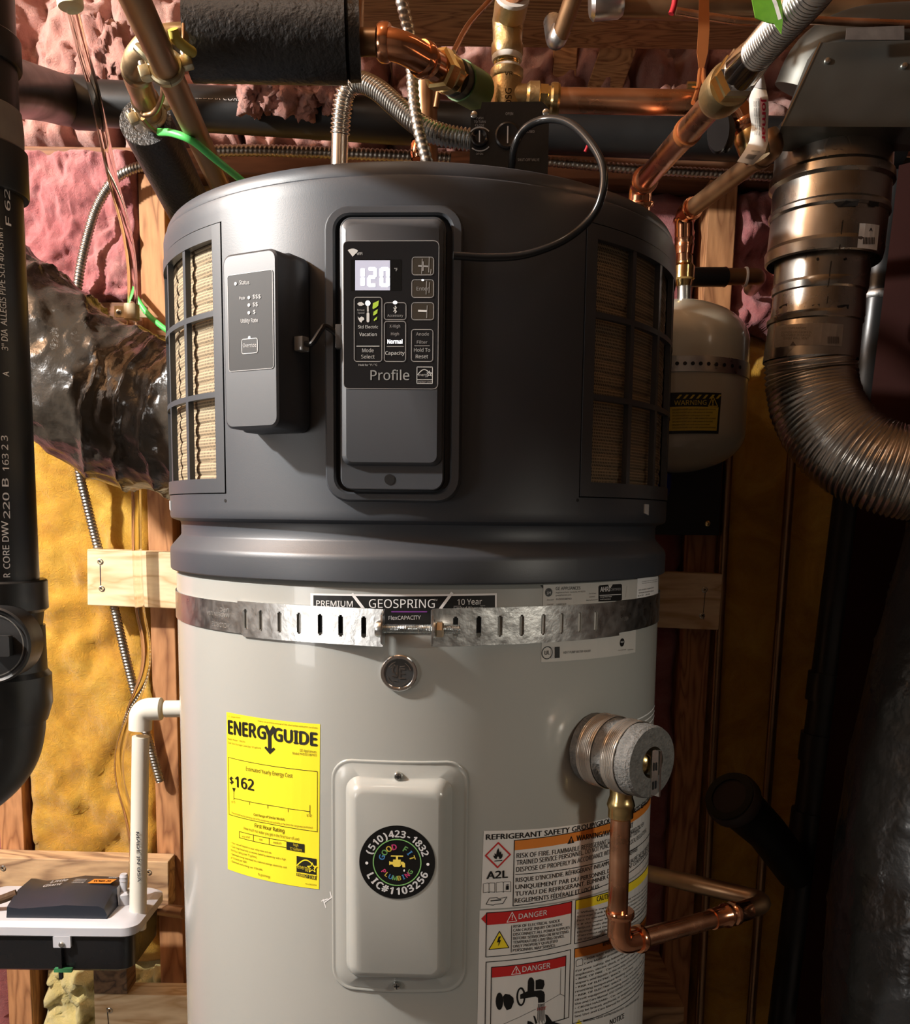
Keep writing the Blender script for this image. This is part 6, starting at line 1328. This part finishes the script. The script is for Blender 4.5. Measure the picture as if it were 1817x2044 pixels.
# ---- expansion tank
YE = .24; xe = at(1487, 780, YE).x-.099; ztop = at(1400, 602, YE).z; zbot = at(1400, 945, YE).z; RE = .099
ex = thing('expansion_tank', 'cream expansion tank with perforated strap behind the heater right side', 'tank', (xe, YE, zbot))
CRM = mat('cream_enamel', (.46, .43, .34), .22, coat=.4)
mb = MB(); pr = []; Hh = ztop-zbot
for k in range(13): a = pi/2*k/12; pr.append((max(RE*sin(a), .002), .055*(1-cos(a))))
pr += [(RE, .055+(Hh-.115)*k/6) for k in range(1, 7)]
for k in range(1, 13): a = pi/2*k/12; pr.append((max(RE*cos(a), .012), Hh-.060+.060*sin(a)))
lathe(mb, pr, (xe, YE, zbot), (0, 0, 1), 56); mb.obj('vessel', CRM, ex, smooth=60)
EC = Cyl(RE, xe, YE); zs_ = EC.uv(1400, 726)[1]; mb = MB(); lathe(mb, [(RE, -.0105), (RE+.0014, -.0100), (RE+.0014, .0100), (RE, .0105)], (xe, YE, zs_), (0, 0, 1), 56); sb_ = mb.obj('perforated_strap', GALV, ex)
for k in range(9):
    u = EC.uv(1352+k*15.5, 724); 
    mb = MB(); poly(mb, EC, circ(.0026, 12, u[0], zs_), .0020); mb.obj('strap_hole', BLACK, sb_, smooth=0)
mb = MB(); pquad(mb, EC, [(1300, 868), (1434, 866), (1440, 785), (1300, 786)], .0005, 10); wl = mb.obj('warning_sticker', BLACK, ex, smooth=0)
mb = MB(); pquad(mb, EC, [(1300, 862), (1430, 860), (1434, 813), (1300, 814)], .0008, 10)
for k in range(7): ppoly(mb, EC, [(1350+k*13, 796), (1355+k*13, 796), (1362+k*13, 788), (1357+k*13, 788)], .0009)
ptext(mb, EC, 'WARNING', (1346, 809), (1410, 808), 9, .0009, 0, .01); pstroke(mb, EC, [(1414, 811), (1432, 811), (1423, 791)], .0012, .0009, 0, True); ptext(mb, EC, '!', (1421, 809), (1424, 809), 11, .0010, 0, .02)
DY = ink('dull_yellow', (.55, .42, .05)); mb.obj('sticker_yellow', DY, wl, smooth=0)
mb = MB()
for k in range(7): ptext(mb, EC, 'EXPLOSION HAZARD tank is under pressure do not exceed', (1342, 820+k*6), (1428-(k % 3)*6, 819+k*6), 3.6, .0011)
mb.obj('sticker_lettering', BLACK, wl, smooth=0)
# bracket board and little stub pipe
xb_ = at(1395, 1000, .33); mb = MB(); z0, z1 = at(1380, 1068, .34).z, at(1380, 915, .34).z
box(mb, ((at(1300, 1000, .345).x+at(1440, 1000, .345).x)/2, .365, (z0+z1)/2), (at(1440, 1000, .345).x-at(1300, 1000, .345).x, .034, z1-z0), None, 0, .001); bk = tag(mb.obj('tank_bracket', mat('black_bracket', (.008, .008, .009), .5), smooth=0), 'black bracket plate below the expansion tank', 'bracket')
mb = MB(); lathe(mb, [(.0045, 0), (.0045, .003), (.0025, .004)], at(1412, 1045, .348)-Vector((0, .0005, 0))*0, (0, -1, 0), 12); o = mb.obj('bolt', BRASS, bk)
mb = MB(); lathe(mb, [(.016, 0), (.019, .012), (.019, .03), (.014, .034)], (xe-.02, YE, zbot-.032), (0, 0, 1), 20); mb.obj('valve_cap', mat('blue_cap', (.01, .02, .25), .4), ex)
sp_ = thing('insulated_stub', 'brown horizontal pipe stub with red and white ties above the expansion tank', 'pipe', tuple(at(1450, 560, .30)))
pipe('stub', bend([at(1372, 552, .26), at(1515, 552, .29), at(1500, 575, .37)], .02, 8), .0118, COPPERO, sp_, 20); pipe('dark_wrap', [at(1378, 553, .262), at(1448, 553, .276)], .0135, DARKPL, sp_, 20)
for px, m in ((1447, mat('red_wire', (.45, .02, .03), .4)), (1488, WHITE)):
    mb = MB(); ring(mb, at(px, 553, .284), (1, 0, 0), .0142, .0035); mb.obj('tie', m, sp_)
# ---- temperature-pressure relief assembly
at_ = D(40); nT = Vector((sin(at_), -cos(at_), 0)); bT = nT*RT_+Vector((0, 0, 1.0755))
tpv = thing('relief_valve', 'relief valve in grey foam wrap with lever on the tank right side', 'valve', tuple(bT))
mb = MB(); tube(mb, resample([bT+nT*.001, bT+nT*.070], .003), .0345, 56, 0, False, lambda i, s, a: 1+.02*fbm(Vector((cos(a)*5, sin(a)*5, s*90)), 3)-(.10 if .030 < s < .042 and cos(a) < -.2 else 0)); lathe(mb, [(.0345, .070), (.0330, .0735), (.0150, .0740), (.0135, .055), (.001, .055)], bT, nT, 56, 0, False); mb.obj('foam_wrap', FOAMG, tpv, smooth=40)
STR = mat('strapping_film', (.62, .58, .52), .18, .75)
for s0, s1, kk in ((.010, .028, 9), (.040, .056, 9)):
    mb = MB(); k2 = 60; pp = resample([bT+nT*s0, bT+nT*s1], .0004); tube(mb, pp, .0356, 56, 0, False, lambda i, s, a: 1+.014*sin(2*pi*s/.0021)); mb.obj('wire_wrap', STR, tpv, smooth=50)
TPn = Plane(bT+nT*.0745, nT); mb = MB(); lathe(mb, [(.011, .050), (.011, .066), (.007, .070), (.003, .071)], bT+Vector((0, 0, -.002)), nT, 20); mb.obj('stem', BRASS, tpv)
mb = MB(); o_ = rrect(.0030, .022, .001, .0005, -.010, 3, 1); prism(mb, TPn, o_, -.001, .0006); prism(mb, TPn, rrect(.0012, .022, .0008, .0034, -.010, 3, 1), -.001, .006); lv_ = mb.obj('lever', CHROME, tpv, smooth=20)
for v in (-.004, -.022): 
    mb = MB(); poly(mb, TPn, rrect(.0011, .004, .001, .0004, v, 4, 1), .0009); mb.obj('lever_slot', BLACK, lv_, smooth=0)
oT = bT+nT*.040; pxT = at(1240, 1600, oT.y)
dc = thing('discharge_pipe', 'new copper discharge pipe dropping from the relief valve then turning right', 'pipe', tuple(at(1232, 1895, oT.y)))
v0 = at(1241, 1570, oT.y); v1 = at(1232, 1868, oT.y); zc_ = at(1236, 1885, oT.y).z; cE = at(1236, 1885, oT.y); pE = at_z(1470, 1822, zc_); rD = .0097
mb = MB(); lathe(mb, [(rD*1.15, 0), (rD*1.15, -.010), (rD*1.3, -.014), (rD*1.40, -.018), (rD*1.25, -.022), (rD*1.25, -.030), (rD, -.032)], v0, (0, 0, 1), 26); mb.obj('brass_adapter', BRASS, dc)
pipe('drop', [v0+Vector((0, 0, -.02)), v1], rD, COPPER, dc, 26)
hD = (pE-cE).normalized(); mb = MB(); top_ = cE+(v1-v0).normalized()*-.034; tube(mb, bend([top_, cE, cE+hD*.030], .018, 10), rD*1.15, 26); ring(mb, top_+(v1-v0).normalized()*.002, (0, 0, 1), rD*1.45, .007); ring(mb, cE+hD*.026, hD, rD*1.45, .007); mb.obj('press_elbow', COPPERN, dc)
pipe('run', [cE+hD*.02, pE], rD, COPPER, dc, 26)
mb = MB(); press_fit(mb, pE-hD*.022, hD, rD, .026); press_fit(mb, pE+hD*.004, -hD, rD, .026); mb.obj('press_coupling', COPPERN, dc)
eB = at_z(1540, 1800, zc_); bk_ = at_z(1290, 1742, zc_+.002); dB = (bk_-eB).normalized()
pipe('far_bend', bend([pE, eB, eB+dB*.10], .02, 8), rD*1.05, COPPERO, dc, 22); pipe('return_run', [eB+dB*.03, bk_+dB*.03], rD, COPPERO, dc, 22)
# ---- dim risers and stack on the right
for k, (p0, p1, r, lab) in enumerate((((1468, 640, .372), (1395, 2060, .372), .0075, 'thin copper riser nearest the pine plank end at right'), ((1601, 640, .365), (1497, 2060, .365), .0075, 'thin copper riser between ochre insulation and black stack'))):
    mb = MB(); tube(mb, [at(*p0), at(*p1)], r, 14); tag(mb.obj('copper_riser', COPPERO), lab, 'pipe', 'copper risers')
rs = thing('shaded_stack', 'black drain stack in deep shade at right with fittings', 'pipe', tuple(at(1575, 2044, .30)))
S0, S1 = at(1790, 330, .30), at(1565, 2100, .30); dS = (S1-S0); sl_ = dS.length; dS.normalize(); pipe('pipe', [S0, S1], .0300, ABS, rs, 28)
for t in (.30, .56, .63, .72): mb = MB(); lathe(mb, [(.030, -.022), (.0345, -.022), (.0345, .022), (.030, .022)], S0+dS*sl_*t, dS, 28); mb.obj('coupling', ABS, rs)
mb = MB(); ring(mb, S0+dS*sl_*.135, dS, .032, .012); mb.obj('clamp_band', GALV, rs)
wy = thing('drain_wye', 'scuffed black drain fitting with open hub in the shade', 'fitting', tuple(at(1500, 1650, .20)))
w0, w1, w2 = at(1455, 1588, .16), at(1530, 1660, .22), at(1590, 1740, .27)
mb = MB(); tube(mb, [w0, w0.lerp(w1, .35), w1, w2], [.036, .033, .030, .030], 30, inner=.026); mb.obj('hub', ABS, wy); mb = MB(); ring(mb, w0.lerp(w1, .12), w1-w0, .040, .022); mb.obj('collar', mat('dusty_abs', (.05, .035, .03), .6), wy)
# ---- dark panel and wrapped duct at the right edge
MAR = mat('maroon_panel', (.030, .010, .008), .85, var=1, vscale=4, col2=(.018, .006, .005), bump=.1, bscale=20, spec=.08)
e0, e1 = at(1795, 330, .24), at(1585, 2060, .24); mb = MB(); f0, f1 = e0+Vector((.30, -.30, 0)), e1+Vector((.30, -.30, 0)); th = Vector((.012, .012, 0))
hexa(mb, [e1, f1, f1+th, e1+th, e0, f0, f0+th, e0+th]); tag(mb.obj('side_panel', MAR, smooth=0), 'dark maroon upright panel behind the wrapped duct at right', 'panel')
wd = spline([at(2040, 1050, -.05), at(1980, 1250, -.06), at(1920, 1500, -.08), at(1880, 1750, -.10), at(1860, 2000, -.12), at(1850, 2200, -.12)], 20)
WRAP = mat('wrap_film', (.012, .012, .012), .30, bump=.7, bscale=26, spec=.6, bdist=.006, rvar=.12, vscale=8)
mb = MB(); tube(mb, resample(wd, .005), [.115 if True else 0]*len(resample(wd, .005)), 72, 0, True, lambda i, s, a: 1+.035*fbm(Vector((cos(a)*2.2, sin(a)*2.2, s*3)), 4)+.02*(1-abs(sin(s*30+3*fbm(Vector((cos(a), sin(a), s*4)), 2))))**6); tag(mb.obj('wrapped_duct', WRAP, smooth=60), 'bulky black film wrapped duct at the lower right edge', 'duct')
